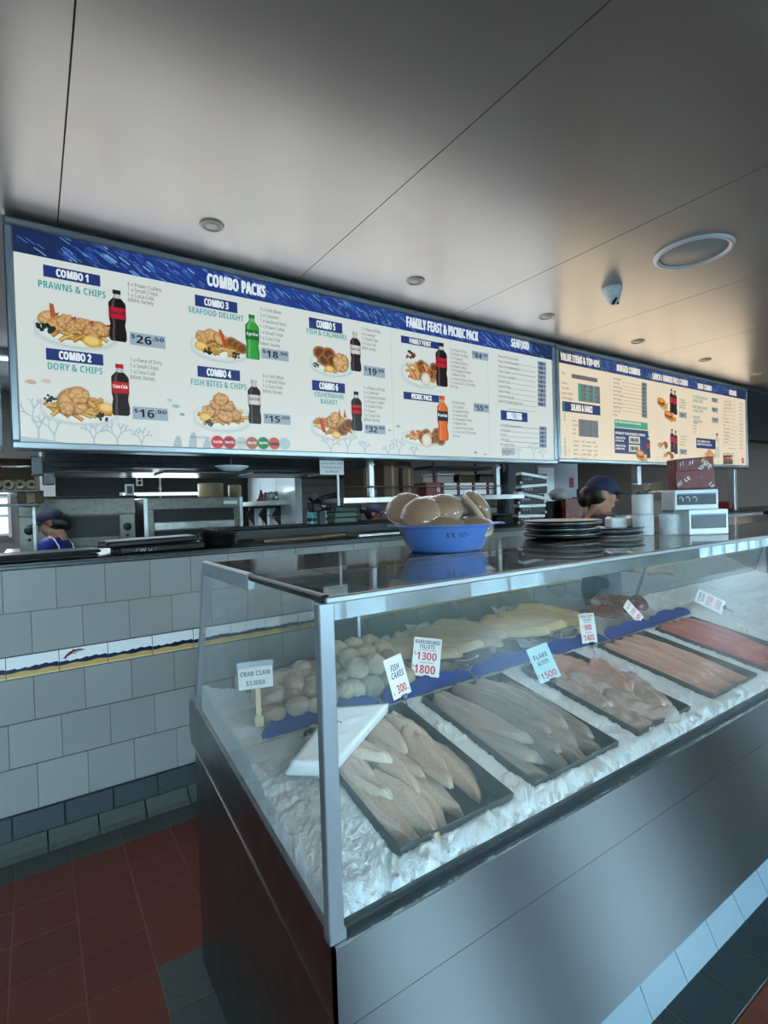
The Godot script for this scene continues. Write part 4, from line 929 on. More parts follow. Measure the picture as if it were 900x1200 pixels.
func build_ice():
	var st := SurfaceTool.new(); st.begin(Mesh.PRIMITIVE_TRIANGLES); st.set_smooth_group(0)
	var n1 := FastNoiseLite.new(); n1.seed = 4; n1.frequency = 9.0; n1.fractal_octaves = 3
	var n2 := FastNoiseLite.new(); n2.seed = 8; n2.frequency = 100.0; n2.noise_type = FastNoiseLite.TYPE_CELLULAR; n2.fractal_octaves = 2
	var x0 := CX0 + 0.012; var x1 := CX1 - 0.025; var za := -0.832; var zb := -1.70
	var d := 0.0056
	var nx := int((x1 - x0) / d); var nz := int((za - zb) / d)
	var P := []
	for i in nx + 1:
		var x := x0 + (x1 - x0) * i / nx
		var row := PackedVector3Array()
		for j in nz + 1:
			var z := za + (zb - za) * j / nz
			var y := ice_plane(z) + n1.get_noise_2d(x, z) * 0.006 + n2.get_noise_2d(x, z) * 0.009 + rng.randf_range(-0.0022, 0.0022)
			y -= 0.020 * exp(-pow((za - z) / 0.02, 2.0)) * (0.7 + n1.get_noise_2d(x * 4.0, 3.0) * 1.6)      # ice falls away at the front glass
			y += 0.030 * exp(-pow((x - x0) / 0.06, 2.0)) * smoothstep(-0.9, -1.5, z)
			if z < -1.40: y -= 0.02 * smoothstep(-1.40, -1.5, z)
			if z < -1.36 and x < 2.9 and x > 0.56: y -= 0.022 * smoothstep(-1.36, -1.42, z)
			for t in TRAYS:
				var sx: float = smoothstep(t[0] - 0.006, t[0] + 0.012, x) * (1.0 - smoothstep(t[1] - 0.012, t[1] + 0.006, x))
				var sz: float = smoothstep(-TZ0 - 0.006, -TZ0 + 0.012, -z) * (1.0 - smoothstep(-TZ1 - 0.012, -TZ1 + 0.006, -z))
				y -= 0.055 * sx * sz
			row.append(Vector3(x, y, z))
		P.append(row)
	for i in nx:
		for j in nz:
			quad(st, P[i][j], P[i + 1][j], P[i + 1][j + 1], P[i][j + 1])
	# the sides of the bed down to the well
	for i in nx:
		quad(st, Vector3(P[i][0].x, 0.62, za), Vector3(P[i + 1][0].x, 0.62, za), P[i + 1][0], P[i][0])
	for j in nz:
		quad(st, Vector3(x0, 0.62, P[0][j + 1].z), Vector3(x0, 0.62, P[0][j].z), P[0][j], P[0][j + 1])
	st.index(); st.generate_normals()
	var o = part(self, "crushed_ice", st.commit(), "ice")
	o.set_meta("kind", "stuff"); o.set_meta("label", "sloping bed of crushed ice inside the seafood case"); o.set_meta("category", "ice")

func slope_at(x: float, z: float, off: float) -> Vector3:
	return Vector3(x, ice_plane(z) + off, z)

# ------------------------------------------------------------------ seafood
func fillet(l: float, w: float, th: float, seed_: int, rough := 0.0, tailed := true) -> ArrayMesh:
	var r := RandomNumberGenerator.new(); r.seed = seed_
	var ns := FastNoiseLite.new(); ns.seed = seed_; ns.frequency = 1.0; ns.fractal_octaves = 3
	var bend := r.randf_range(-0.10, 0.10) * l
	var wav := r.randf_range(0.0, 0.25)
	var split := r.randf_range(0.35, 0.55)
	var top := []; var bot := []
	var NU := 26; var NV := 12
	for i in NU + 1:
		var s := float(i) / NU
		var pr := pow(sin(PI * clamp(s * 0.86 + 0.10, 0, 1)), 0.55)
		if tailed: pr *= lerpf(1.0, 0.66, smoothstep(0.45, 1.0, s))
		var ends := smoothstep(0.0, 0.05, s) * smoothstep(1.0, 0.93, s)
		pr *= 0.50 + 0.50 * ends
		var a := []; var b := []
		for j in NV + 1:
			var q := -1.0 + 2.0 * j / NV
			var edge := 1.0 - pow(abs(q), 2.6)
			var wob := 1.0 + 0.10 * ns.get_noise_2d(s * 5.0 + 40.0, sign(q) * 3.0)
			var x := q * w / 2 * pr * wob + bend * sin(PI * s)
			var z := (s - 0.5) * l + 0.012 * ns.get_noise_2d(q * 2.0, 90.0 + s * 2.0)
			var groove := exp(-pow((q - 0.15 * sin(s * 4.0 + seed_)) / 0.10, 2.0)) * 0.22
			var flake := 0.10 * sin((abs(q) * 2.0 + s * 9.0) * 3.0 + ns.get_noise_2d(s * 6, q * 4) * 3.0)
			var hgt := th * (edge * (0.92 - groove + 0.10 * flake + 0.30 * ns.get_noise_2d(s * 3.5, q * 1.6)) + 0.06) * (0.30 + 0.70 * ends)
			hgt += rough * ns.get_noise_2d(s * 60.0, q * 30.0)
			var lift := th * wav * sin(s * 7.0 + q * 1.5)
			a.append(Vector3(x, hgt + lift * 0.5, -z)); b.append(Vector3(x, -0.003 + lift * 0.3, -z))
		top.append(a); bot.append(b)
	# rows run along the length, columns across: swap so that the winding faces up
	var t2 := []; var b2 := []
	for j in NV + 1:
		var a := []; var b := []
		for i in NU + 1: a.append(top[i][j]); b.append(bot[i][j])
		t2.append(a); b2.append(b)
	return shell(t2, b2)

func lay(called, label, cat, group, mesh, m, x, z, off, yaw, tilt = 0.0, roll = 0.0):
	var o = part(self, called, mesh, m)
	tag(o, label, cat, group)
	var b := Basis(Vector3.RIGHT, atan(ICE_SLOPE)) * Basis(Vector3.UP, yaw) * Basis(Vector3.RIGHT, tilt) * Basis(Vector3.FORWARD, roll)
	o.transform = Transform3D(b, slope_at(x, z, off))
	return o

func pan(x0: float, x1: float, label):
	var t = thing("display_tray", label, "tray", Vector3.ZERO, 0.0, "steel trays bedded in the ice")
	var zc := (TZ0 + TZ1) / 2; var L := (TZ0 - TZ1) / cos(atan(ICE_SLOPE))
	t.transform = Transform3D(Basis(Vector3.RIGHT, atan(ICE_SLOPE)), Vector3((x0 + x1) / 2, ice_plane(zc) - 0.036, zc))
	var w := x1 - x0
	part(t, "base", cbox(w - 0.012, 0.003, L - 0.012, 0.001), "tray_steel", Vector3(0, 0, 0))
	for s in [-1, 1]:
		part(t, "side_wall", cbox(0.003, 0.046, L, 0.001), "tray_steel", Vector3(s * (w / 2 - 0.004), 0.021, 0))
		part(t, "end_wall", cbox(w - 0.008, 0.046, 0.003, 0.001), "tray_steel", Vector3(0, 0.021, s * (L / 2 - 0.002)))
	return t

func blob(r: float, seed_: int, point := 0.0, flat_ := 0.85) -> ArrayMesh:
	var ns := FastNoiseLite.new(); ns.seed = seed_; ns.frequency = 1.1
	var prof := []
	var st := SurfaceTool.new(); st.begin(Mesh.PRIMITIVE_TRIANGLES); st.set_smooth_group(0)
	var NA := 20; var NB := 13
	var P := []
	for i in NB + 1:
		var row := []
		var th := PI * i / NB
		for j in NA:
			var a := TAU * j / NA
			var d := Vector3(sin(th) * cos(a), cos(th), sin(th) * sin(a))
			var k := 1.0 + 0.22 * ns.get_noise_3dv(d * 1.6 + Vector3(seed_, 0, 0)) + 0.09 * ns.get_noise_3dv(d * 3.6)
			k += point * pow(max(0.0, d.dot(Vector3(0.35, 0.75, 0.55).normalized())), 5.0)
			row.append(Vector3(d.x, d.y * flat_, d.z) * r * k)
		P.append(row)
	for i in NB:
		for j in NA:
			var j2 := (j + 1) % NA
			if i == 0: for v in [P[0][0], P[1][j], P[1][j2]]: st.add_vertex(v)
			elif i == NB - 1: for v in [P[i][j], P[NB][0], P[i][j2]]: st.add_vertex(v)
			else: quad(st, P[i][j], P[i][j2], P[i + 1][j2], P[i + 1][j])
	st.index(); st.generate_normals()
	return st.commit()

func build_seafood():
	var names := ["steel tray of cream coloured fish fillets next to the corner post", "steel tray of grey fish fillets between cream and mauve fish", "steel tray of mauve and rose fish pieces behind the flake tag", "steel tray of pink fish fillets between the mauve and red fish", "steel tray of red fish fillets beside the glass partition"]
	for i in 5: pan(TRAYS[i][0], TRAYS[i][1], names[i])
	# cream fillets
	var meshes := []
	for k in 4: meshes.append(fillet(0.27, 0.088, 0.022, 100 + k))
	var spots := [[0.665, -0.985, 0.05, 0], [0.740, -1.02, 0.00, 0], [0.835, -1.05, -0.12, 0], [0.905, -1.07, -0.08, 0], [0.66, -1.15, 0.22, 1], [0.735, -1.14, 0.16, 1], [0.81, -1.18, -0.02, 1], [0.88, -1.20, -0.12, 1], [0.70, -1.24, 0.42, 2], [0.79, -1.26, 0.15, 2], [0.645, -1.06, 0.12, 0], [0.70, -1.00, 0.02, 1], [0.86, -1.10, -0.2, 2], [0.645, -1.22, 0.3, 1]]
	for i in spots.size():
		var s = spots[i]
		lay("cream_fillet", "pale cream boneless fish fillet lying in the tray beside the corner post", "fish fillet", "cream fillets in the first tray", meshes[i % 4], "fillet_cream" if i % 3 else "fillet_cream_deep", s[0], s[1], -0.032 + s[3] * 0.014, PI + s[2], 0.03 * s[3])
	# grey fillets, closely overlapped
	meshes = []
	for k in 4: meshes.append(fillet(0.36, 0.120, 0.026, 140 + k))
	for i in 11:
		var row := i / 4
		var x := 1.085 + (i % 4) * 0.085 + row * 0.02
		var z := -1.06 - row * 0.055
		lay("grey_fillet", "dark grey skinless fish fillet overlapping others in the second tray", "fish fillet", "grey fillets in the second tray", meshes[i % 4], "fillet_grey" if i % 2 else "fillet_grey_pale", x, z, -0.030 + row * 0.014 + (i % 2) * 0.006, PI + 0.10 - 0.05 * (i % 4) + 0.06 * row, 0.02 * row, 0.06 * ((i % 3) - 1))
	# mauve pieces
	for i in 8:
		var m := fillet(0.24, 0.13, 0.040, 170 + i, 0.0, false)
		var x: float = [1.58, 1.68, 1.76, 1.57, 1.66, 1.75, 1.60, 1.70][i]; var z: float = [-0.99, -0.97, -1.0, -1.12, -1.10, -1.12, -1.22, -1.25][i]
		lay("mauve_fish_piece", "thick mauve fish piece heaped in the tray behind the flake tag" if i < 6 else "rosy fish piece at the back of the mauve fish tray", "fish piece", "mauve fish in the third tray", m, ["fillet_mauve", "fillet_mauve", "fillet_rose"][2 if i >= 6 or i == 5 else i % 2], x, z, -0.028 + 0.016 * (i % 3), PI + 0.5 * sin(i * 2.1), 0.05 * (i % 2))
	# pink fillets
	meshes = []
	for k in 3: meshes.append(fillet(0.38, 0.105, 0.024, 200 + k))
	for i in 9:
		var row := i / 5
		lay("pink_fillet", "long salmon pink fish fillet laid side by side in its tray", "fish fillet", "pink fillets in the fourth tray", meshes[i % 3], "fillet_pink" if i % 2 else "fillet_pink_pale", 2.035 + (i % 5) * 0.068 + row * 0.03, -1.06 - row * 0.10, -0.028 + row * 0.014, PI + 0.10 - 0.03 * (i % 5), 0.0, 0.08 * ((i % 3) - 1))
	for i in 9:
		var row := i / 5
		lay("red_fillet", "deep red fish fillet in the tray beside the glass partition", "fish fillet", "red fillets in the fifth tray", meshes[(i + 1) % 3], "fillet_red", 2.505 + (i % 5) * 0.065 + row * 0.03, -1.08 - row * 0.10, -0.028 + row * 0.014, PI + 0.06 - 0.03 * (i % 5), 0.0, 0.08 * ((i % 3) - 1))
	# back row: battered crab claws, round fish cakes, crumbed fillets on paper
	var claws := []
	for k in 4: claws.append(blob(0.036, 300 + k, 0.42, 0.85))
	var n := 0
	for i in 5:
		for j in 5:
			var x := 0.56 + i * 0.060 + (j % 2) * 0.024 + 0.009 * sin(n * 4.1); var z := -1.44 - j * 0.052 + 0.009 * sin(n * 2.7)
			lay("crab_claw", "battered crab claw in the heap behind the crab claw tag", "crab claw", "crab claws", claws[n % 4], "claw_batter" if n % 3 else "claw_batter_deep", x, z, 0.012 + 0.010 * sin(n * 1.7), n * 1.3); n += 1
	var cakes := []
	for k in 4: cakes.append(blob(0.040, 330 + k, 0.0, 0.9))
	n = 0
	for lay_ in 2:
		for i in 4 - lay_:
			for j in 4 - lay_:
				var x := 0.838 + i * 0.068 + lay_ * 0.034 + (j % 2) * 0.012; var z := -1.445 - j * 0.068 - lay_ * 0.034
				lay("fish_cake", "round crumbed fish cake in the pile behind the fish cakes tag", "fish cake", "fish cakes", cakes[n % 4], "crumbed_pale", x, z, 0.018 + lay_ * 0.052, n * 1.1); n += 1
	for e in [[1.32, "crumbed_sand", "greyish crumbed fish fillet on paper behind the barramundi tag", "crumbed fillets behind the barramundi tag", 6, 1.20], [1.84, "crumbed_gold", "golden crumbed fish fillet on paper behind the flake tag", "golden crumbed fillets", 6, 1.70]]:
		for k in 2:
			var sh := crumple(0.26 + 0.05 * k, 0.30, 400 + int(e[0] * 10) + k)
			lay("paper_sheet", "white butcher's paper under the %s" % ("greyish crumbed fillets" if e[0] < 1.5 else "golden crumbed fillets"), "paper", "butcher's paper under crumbed fish", sh, "paper_grey", e[0] + (k - 0.5) * 0.14, -1.575 - k * 0.03, 0.004 + k * 0.004, 0.2 - 0.5 * k, 0.12)
		for i in e[4]:
			var m := fillet(0.30, 0.15, 0.030, 430 + i, 0.002)
			lay("crumbed_fillet", e[2], "fish fillet", e[3], m, e[1], e[5] + i * 0.055, -1.545 - (i % 2) * 0.03, 0.034 + 0.012 * (i % 3), PI + 0.75 - 0.05 * i, 0.10, 0.15)
	for i in 5:
		lay("brown_fish_piece", "brownish smoked fish piece in the back corner by the glass partition", "fish piece", "smoked fish pieces", fillet(0.2, 0.12, 0.035, 470 + i, 0.0, false), "fillet_brown", 2.38 + i * 0.075, -1.56 - (i % 2) * 0.05, 0.016 + 0.008 * (i % 2), 1.2 + i)
	# blue scalloped divider strips
	for i in 6:
		var x0 := 0.50 + i * 0.405
		var pts := PackedVector2Array()
		var L := 0.39
		pts.append(Vector2(0, 0))
		pts.append(Vector2(L, 0))
		for k in 25:
			var u := 1.0 - k / 24.0
			pts.append(Vector2(u * L, 0.052 + 0.018 * abs(sin(u * PI * 2.0 + i)) - 0.035 * pow(abs(u * 2 - 1), 6.0)))
		var o = part(self, "blue_divider", prism(pts, Vector3.RIGHT, Vector3(0, 0.42, -0.9).normalized(), Vector3(0, 0.9, 0.42).normalized(), 0, 0.003), "blue_leaf", Vector3(x0, ice_plane(-1.365) - 0.004, -1.365 + 0.01 * sin(i * 2.0)), Vector3(0.1, 0.03 * sin(i * 1.7), 0))
		tag(o, "blue scalloped plastic divider strip between front and back rows of fish", "divider", "blue divider strips")
	# white plastic scoop resting over the cream fillets
	build_scoop()
	build_tags()

func crumple(w, l, seed_) -> ArrayMesh:
	var ns := FastNoiseLite.new(); ns.seed = seed_; ns.frequency = 5.0
	var top := []; var bot := []
	for i in 15:
		var a := []; var b := []
		for j in 15:
			var x: float = (i / 14.0 - 0.5) * w; var z: float = (j / 14.0 - 0.5) * l
			var e: float = max(abs(i / 7.0 - 1.0), abs(j / 7.0 - 1.0))
			var y := 0.012 * ns.get_noise_2d(x * 3, z * 3) + 0.035 * pow(e, 6.0) * (0.6 + ns.get_noise_2d(x * 4 + 5, z * 4))
			a.append(Vector3(x, y, -z)); b.append(Vector3(x, y - 0.0008, -z))
		top.append(a); bot.append(b)
	return shell(top, bot)

func build_scoop():
	var t = thing("fish_scoop", "white plastic scoop resting on the cream fish fillets", "scoop")
	# shallow flared tray lying on its rim
	var A := Vector3(0.490, 0.893, -1.150); var B := Vector3(0.678, 0.932, -1.292); var C := Vector3(0.850, 0.912, -1.262); var D := Vector3(0.588, 0.868, -1.118)
	var o := (A + B + C + D) / 4
	t.position = o
	var nrm := (D - A).cross(B - A).normalized()
	var top := []; var bot := []
	for i in 25:
		var a := []; var b := []
		for j in 15:
			var u := clampf((i - 2) / 20.0, 0, 1); var v := clampf((j - 2) / 10.0, 0, 1)
			var over: float = max(max(2 - i, i - 22), max(2 - j, j - 12))
			var p := A.lerp(B, u).lerp(D.lerp(C, u), v) - o
			if over > 0: p += (p * Vector3(1, 0.3, 1)) * 0.03 * over - nrm * 0.017 * over
			for q in [0.40, 0.72]: p += nrm * 0.007 * exp(-(pow((u - q) / 0.05, 2.0) + pow((v - 0.55) / 0.12, 2.0)))
			a.append(p); b.append(p - nrm * 0.002)
		top.append(a); bot.append(b)
	part(t, "trough", shell(top, bot), "white_plastic")
	var ex := (B - A).normalized(); var ez := ex.cross(nrm)
	var st := ink_tool()
	for q in [["4.2", 0.34, 0.30], ["#4", 0.66, 0.28]]:
		var pos: Vector3 = A.lerp(B, q[1]).lerp(D.lerp(C, q[1]), q[2]) - o + nrm * 0.0015
		var rt := (D - A).normalized()
		add_letters(st, q[0], Transform3D(Basis(rt, nrm.cross(rt), nrm), pos), 0.020, 0.010, true)
	part(t, "lettering", st.commit(), "ink_black")
	part(t, "handle", cbox(0.030, 0.016, 0.060, 0.006), "white_plastic", Vector3(-0.06, -0.012, -0.02), Vector3(0, 0.9, 0))

func price_tag(label, x, z, off, w, h, yaw, lean, roll, rows, plate = "paper", on_stick = false):
	var t = thing("price_tag", label, "price tag", Vector3.ZERO, 0.0, "price tags on the ice")
	t.transform = Transform3D(Basis(Vector3.UP, yaw) * Basis(Vector3.RIGHT, lean) * Basis(Vector3.BACK, roll), slope_at(x, z, off))
	var y0 := 0.075 if on_stick else 0.006
	part(t, "card", cbox(w, h, 0.002, 0.0004), plate, Vector3(0, y0 + h / 2, 0))
	var tools := {}
	for r in rows:   # [text, u0, v0 (from foot), width, cap, ink, slant]
		if not tools.has(r[5]): tools[r[5]] = ink_tool()
		var sl: float = r[6] if r.size() > 6 else 0.0
		add_letters(tools[r[5]], r[0], Transform3D(Basis(Vector3(1, 0, 0), Vector3(sl, 1, 0), Vector3(0, 0, 1)), Vector3((r[1] - 0.5) * w, y0 + r[2] * h, 0.0016)), r[3] * w, r[4] * h, true)
	for k in tools: part(t, "lettering", tools[k].commit(), k)
	if on_stick:
		part(t, "sleeve", cbox(w + 0.006, h + 0.018, 0.0012, 0.0004), "clear_plastic", Vector3(0, y0 + h / 2 + 0.007, -0.002))
		part(t, "stick", cbox(0.014, 0.16, 0.004, 0.001), "wood_stick", Vector3(0.004, 0.04, -0.004))
		part(t, "stick_foot", cbox(0.026, 0.034, 0.005, 0.002), "wood_stick", Vector3(0.004, -0.02, -0.003))
	else:
		part(t, "clip", cbox(0.022, 0.014, 0.010, 0.002), "black_plastic", Vector3(0.006, 0.003, 0.001))
		part(t, "pin", cbox(0.004, 0.05, 0.003, 0.001), "black_plastic", Vector3(0.006, -0.02, 0))

func build_tags():
	price_tag("white crab claw card at $3.00 each on a wooden stick", 0.510, -1.43, 0.03, 0.096, 0.060, -0.35, -0.1, 0.02, [["CRAB CLAW", 0.06, 0.60, 0.88, 0.22, "ink_grey"], ["$3.00EA", 0.22, 0.16, 0.56, 0.22, "ink_grey"]], "paper", true)
	price_tag("white fish cakes price tag reading 300", 0.955, -1.335, 0.02, 0.072, 0.128, 0.0, -0.2, 0.16, [["FISH", 0.24, 0.66, 0.44, 0.15, "ink_navy", 0.2], ["CAKES", 0.16, 0.48, 0.68, 0.15, "ink_navy", 0.2], ["$", 0.08, 0.10, 0.06, 0.06, "ink_red"], ["300.", 0.30, 0.10, 0.60, 0.20, "ink_red"]])
	price_tag("white barramundi fillets price tag reading 1300 and 1800", 1.11, -1.42, 0.012, 0.098, 0.132, -0.6, -0.12, -0.13, [["BARRAMUNDI", 0.06, 0.84, 0.88, 0.10, "ink_navy"], ["FILLETS", 0.24, 0.72, 0.52, 0.10, "ink_navy"], ["BATTERED OR CRUMBED", 0.22, 0.665, 0.6, 0.025, "ink_black"], ["$", 0.05, 0.54, 0.05, 0.08, "ink_red"], ["1300", 0.14, 0.42, 0.72, 0.20, "ink_red"], ["AS WITH CHIPS", 0.26, 0.34, 0.5, 0.03, "ink_black"], ["$", 0.02, 0.22, 0.05, 0.08, "ink_red"], ["1800", 0.09, 0.07, 0.76, 0.22, "ink_red"]])
	price_tag("pale blue flake and chips price tag reading 1500", 1.50, -1.19, 0.020, 0.080, 0.125, -0.6, -0.25, 0.34, [["FLAKE", 0.16, 0.64, 0.66, 0.13, "ink_navy"], ["&CHIPS", 0.24, 0.46, 0.52, 0.12, "ink_navy"], ["$", 0.04, 0.16, 0.05, 0.08, "ink_red"], ["1500", 0.14, 0.08, 0.74, 0.17, "ink_red"]], "tag_blue")
	price_tag("white fillets price tag reading 900 and 1400 on the blue strip", 1.955, -1.345, 0.010, 0.066, 0.125, -0.6, -0.15, 0.06, [["KING DORY", 0.08, 0.86, 0.84, 0.09, "ink_navy"], ["FILLETS", 0.26, 0.74, 0.5, 0.09, "ink_navy"], ["BATTERED", 0.3, 0.68, 0.4, 0.025, "ink_black"], ["$", 0.12, 0.54, 0.06, 0.06, "ink_red"], ["900", 0.28, 0.44, 0.46, 0.18, "ink_red"], ["WITH CHIPS", 0.3, 0.34, 0.4, 0.03, "ink_black"], ["$", 0.06, 0.2, 0.06, 0.06, "ink_red"], ["1400", 0.16, 0.08, 0.66, 0.20, "ink_red"]])
	price_tag("red printed price tag leaning steeply beside the smoked fish", 2.46, -1.40, 0.01, 0.05, 0.13, -0.2, -0.15, 0.75, [["FILLETS", 0.16, 0.76, 0.7, 0.11, "ink_red"], ["1100", 0.16, 0.44, 0.7, 0.2, "ink_red"], ["1600", 0.16, 0.12, 0.7, 0.2, "ink_red"]])
	price_tag("red and black price tag tipped over on the ice by the partition", 3.03, -1.27, 0.040, 0.075, 0.15, -0.6, -0.3, 1.05, [["GUMMY", 0.14, 0.84, 0.7, 0.09, "ink_black"], ["SHARK", 0.2, 0.72, 0.6, 0.09, "ink_black"], ["1100", 0.16, 0.42, 0.7, 0.2, "ink_red"], ["1600", 0.16, 0.10, 0.7, 0.2, "ink_red"]])

# ------------------------------------------------------------------ things standing on the case
const TOPY := 1.343
func bun(seed_: int) -> Array:
	# two halves of a wrapped round roll: crown and heel
	var key := "bun"
	if not cache.has(key):
		var crown := []; var heel := []
		for i in 9:
			var a := PI / 2 * i / 8.0
			crown.append(Vector2(0.063 * cos(a) + (0.0 if i < 8 else 0.0), 0.004 + 0.030 * sin(a)))
		crown.insert(0, Vector2(0.056, 0.001)); crown.insert(0, Vector2(0.0, 0.001))
		heel = [Vector2(0.0, -0.022), Vector2(0.045, -0.022), Vector2(0.058, -0.017), Vector2(0.063, -0.008), Vector2(0.060, -0.002), Vector2(0.0, -0.0015)]
		cache[key] = [lathe(crown, 28), lathe(heel, 28)]
	return cache[key]

func wrapped_roll(label, at: Vector3, bas: Basis):
	var t = thing("bread_roll", label, "bread roll", at, 0.0, "bread rolls in the blue bowl")
	t.transform = Transform3D(bas, at)
	var b := bun(0)
	part(t, "crown", b[0], "bread"); part(t, "heel", b[1], "bread_cut")
	if not cache.has("film"):
		var st := SurfaceTool.new(); st.begin(Mesh.PRIMITIVE_TRIANGLES); st.set_smooth_group(0)
		var ns := FastNoiseLite.new(); ns.seed = 5; ns.frequency = 9.0
		var P := []
		for i in 17:
			var row := []
			for j in 32:
				var th := PI * i / 16.0; var a := TAU * (j % 32) / 32
				var d := Vector3(sin(th) * cos(a), cos(th), sin(th) * sin(a))
				var k := 1.0 + 0.05 * ns.get_noise_3dv(d)
				row.append(Vector3(d.x * 0.067 * k, 0.006 + d.y * 0.034 * k, d.z * 0.067 * k))
			P.append(row)
		for i in 16:
			for j in 32: quad(st, P[i][j], P[i][(j + 1) % 32], P[i + 1][(j + 1) % 32], P[i + 1][j])
		st.index(); st.generate_normals(); cache["film"] = st.commit()
	part(t, "film_wrap", cache["film"], "clear_film")

func oval(profile: Array, sx: float, sz: float, seg := 40) -> ArrayMesh:
	var st := SurfaceTool.new(); st.begin(Mesh.PRIMITIVE_TRIANGLES)
	st.append_from(lathe(profile, seg), 0, Transform3D(Basis.from_scale(Vector3(sx, 1, sz)), Vector3.ZERO))
	st.index(); st.generate_normals()
	return st.commit()

func build_case_top_items():
	var bc := Vector3(1.12, TOPY, -1.30)
	var t = thing("blue_bowl", "translucent blue plastic bowl marked $1.50 on top of the display case", "bowl", bc)
	part(t, "shell", lathe([Vector2(0.0, 0.002), Vector2(0.108, 0.0), Vector2(0.114, 0.003), Vector2(0.122, 0.012), Vector2(0.140, 0.045), Vector2(0.152, 0.078), Vector2(0.156, 0.082), Vector2(0.172, 0.084), Vector2(0.172, 0.087), Vector2(0.152, 0.087), Vector2(0.148, 0.080), Vector2(0.134, 0.046), Vector2(0.116, 0.014), Vector2(0.104, 0.007), Vector2(0.0, 0.006)], 56), "bowl_plastic")
	for s in [-1, 1]: part(t, "lip_handle", cbox(0.022, 0.004, 0.075, 0.002), "bowl_plastic", Vector3(s * 0.180 * 0.83, 0.085, s * 0.180 * 0.56), Vector3(0, -0.59, 0))
	# handwritten price: letters laid one by one round the side
	var st := ink_tool()
	var chars := ["$", "1", ".", "5", "0", "~"]
	for i in chars.size():
		var a := -0.30 + i * 0.085          # angle round the bowl from the direction of the camera, to its right
		var dir := Vector3(-0.56, 0, 0.83).rotated(Vector3.UP, a + 0.20)
		var y := 0.050
		var rr := 0.1445
		var out := (dir + Vector3(0, -0.42, 0)).normalized()
		var right := Vector3.UP.cross(dir).normalized(); var up := out.cross(right)
		add_letters(st, chars[i], Transform3D(Basis(right, up, out), dir * rr + Vector3(0, y, 0)), 0.004 if chars[i] == "." else 0.010, 0.016, false)
	part(t, "lettering", st.commit(), "ink_black")
	var R = func(ax: Vector3, a: float): return Basis(ax.normalized(), a)
	var rolls := [
		[Vector3(1.040, 1.462, -1.325), Vector3(0.5, 0, 0.75), -0.8, "bread roll tilted against the bowl's rim beside a half hidden roll"],
		[Vector3(1.045, 1.480, -1.42), Vector3(0.5, 0, 0.75), -0.8, "half hidden bread roll at the back edge of the bowl"],
		[Vector3(1.135, 1.478, -1.32), Vector3(0.83, 0, 0.56), 0.55, "bread roll lying on top in the middle of the bowl"],
		[Vector3(1.165, 1.482, -1.42), Vector3(0.83, 0, 0.56), 0.3, "bread roll behind the middle roll in the bowl"],
		[Vector3(1.262, 1.478, -1.300), Vector3(0.56, 0, -0.83), 0.95, "bread roll standing on edge at the marked side of the bowl"],
		[Vector3(1.075, 1.415, -1.235), Vector3(1, 0, 0.2), 0.35, "lower bread roll half sunk at the front of the bowl"],
		[Vector3(1.175, 1.412, -1.225), Vector3(0.6, 0, 0.5), 0.2, "lower bread roll under the standing roll in the bowl"]]
	for r in rolls: wrapped_roll(r[3], r[0], R.call(r[1], -r[2] if r[2] < 0 or r[1].z > 0.7 else r[2]))
	# stacks of platters
	var plate := lathe([Vector2(0, 0.0), Vector2(0.105, 0.0), Vector2(0.125, 0.004), Vector2(0.150, 0.009), Vector2(0.152, 0.011), Vector2(0.148, 0.012), Vector2(0.122, 0.007), Vector2(0.0, 0.003)], 40)
	for k in 9:
		var o = part(self, "platter", plate, "steel_dark" if k % 3 != 1 else "aluminium", Vector3(1.77 + 0.006 * sin(k * 2.3), TOPY + 0.0075 * k, -1.335 + 0.006 * cos(k * 1.7)))
		tag(o, "grey metal platter in the tall stack beside the blue bowl", "platter", "tall stack of platters")
	var plate2 := oval([Vector2(0, 0.0), Vector2(0.085, 0.0), Vector2(0.120, 0.007), Vector2(0.121, 0.009), Vector2(0.084, 0.004), Vector2(0, 0.003)], 1.0, 0.8)
	for k in 4:
		var o = part(self, "platter", plate2, "steel_dark" if k % 2 else "aluminium", Vector3(1.93 + 0.004 * k, TOPY + 0.009 * k, -1.205 + 0.005 * cos(k * 1.7)))
		tag(o, "small grey platter in the low stack next to the wrapped napkins", "platter", "low stack of small platters")
	# wrapped napkins, paper rolls
	for k in 2:
		var n = thing("napkin_pack", "clear wrapped block of white napkins beside the paper rolls", "napkin pack", Vector3(2.02 + k * 0.066, TOPY, -1.255 + k * 0.048), -0.6, "wrapped napkins")
		part(n, "napkins", cbox(0.066, 0.070, 0.066, 0.004), "paper", Vector3(0, 0.036, 0))
		part(n, "wrapper", cbox(0.070, 0.076, 0.070, 0.010), "clear_film", Vector3(0, 0.039, 0))
	var roll := lathe([Vector2(0.014, 0.0), Vector2(0.036, 0.0), Vector2(0.040, 0.003), Vector2(0.040, 0.079), Vector2(0.036, 0.082), Vector2(0.014, 0.082), Vector2(0.014, 0.0)], 32)
	for r in [["quilted paper roll under the plain roll on the case", 2.060, -1.160, 0.0, "paper_quilt"], ["quilted paper roll standing alone beside the white cartons", 2.135, -1.090, 0.0, "paper_quilt"], ["plain paper roll stacked on the quilted roll", 2.060, -1.160, 0.083, "paper"]]:
		var o = thing("paper_roll", r[0], "paper roll", Vector3(r[1], TOPY + r[3], r[2]), 0.0, "paper rolls on the case")
		part(o, "paper", roll, r[4])
		part(o, "core", lathe([Vector2(0.011, 0.001), Vector2(0.0135, 0.001), Vector2(0.0135, 0.081), Vector2(0.011, 0.081), Vector2(0.011, 0.001)], 20), "card")
	var cp = thing("black_clip", "small black clip lying on the stacked paper roll", "clip", Vector3(2.060, TOPY + 0.166, -1.16), -0.4)
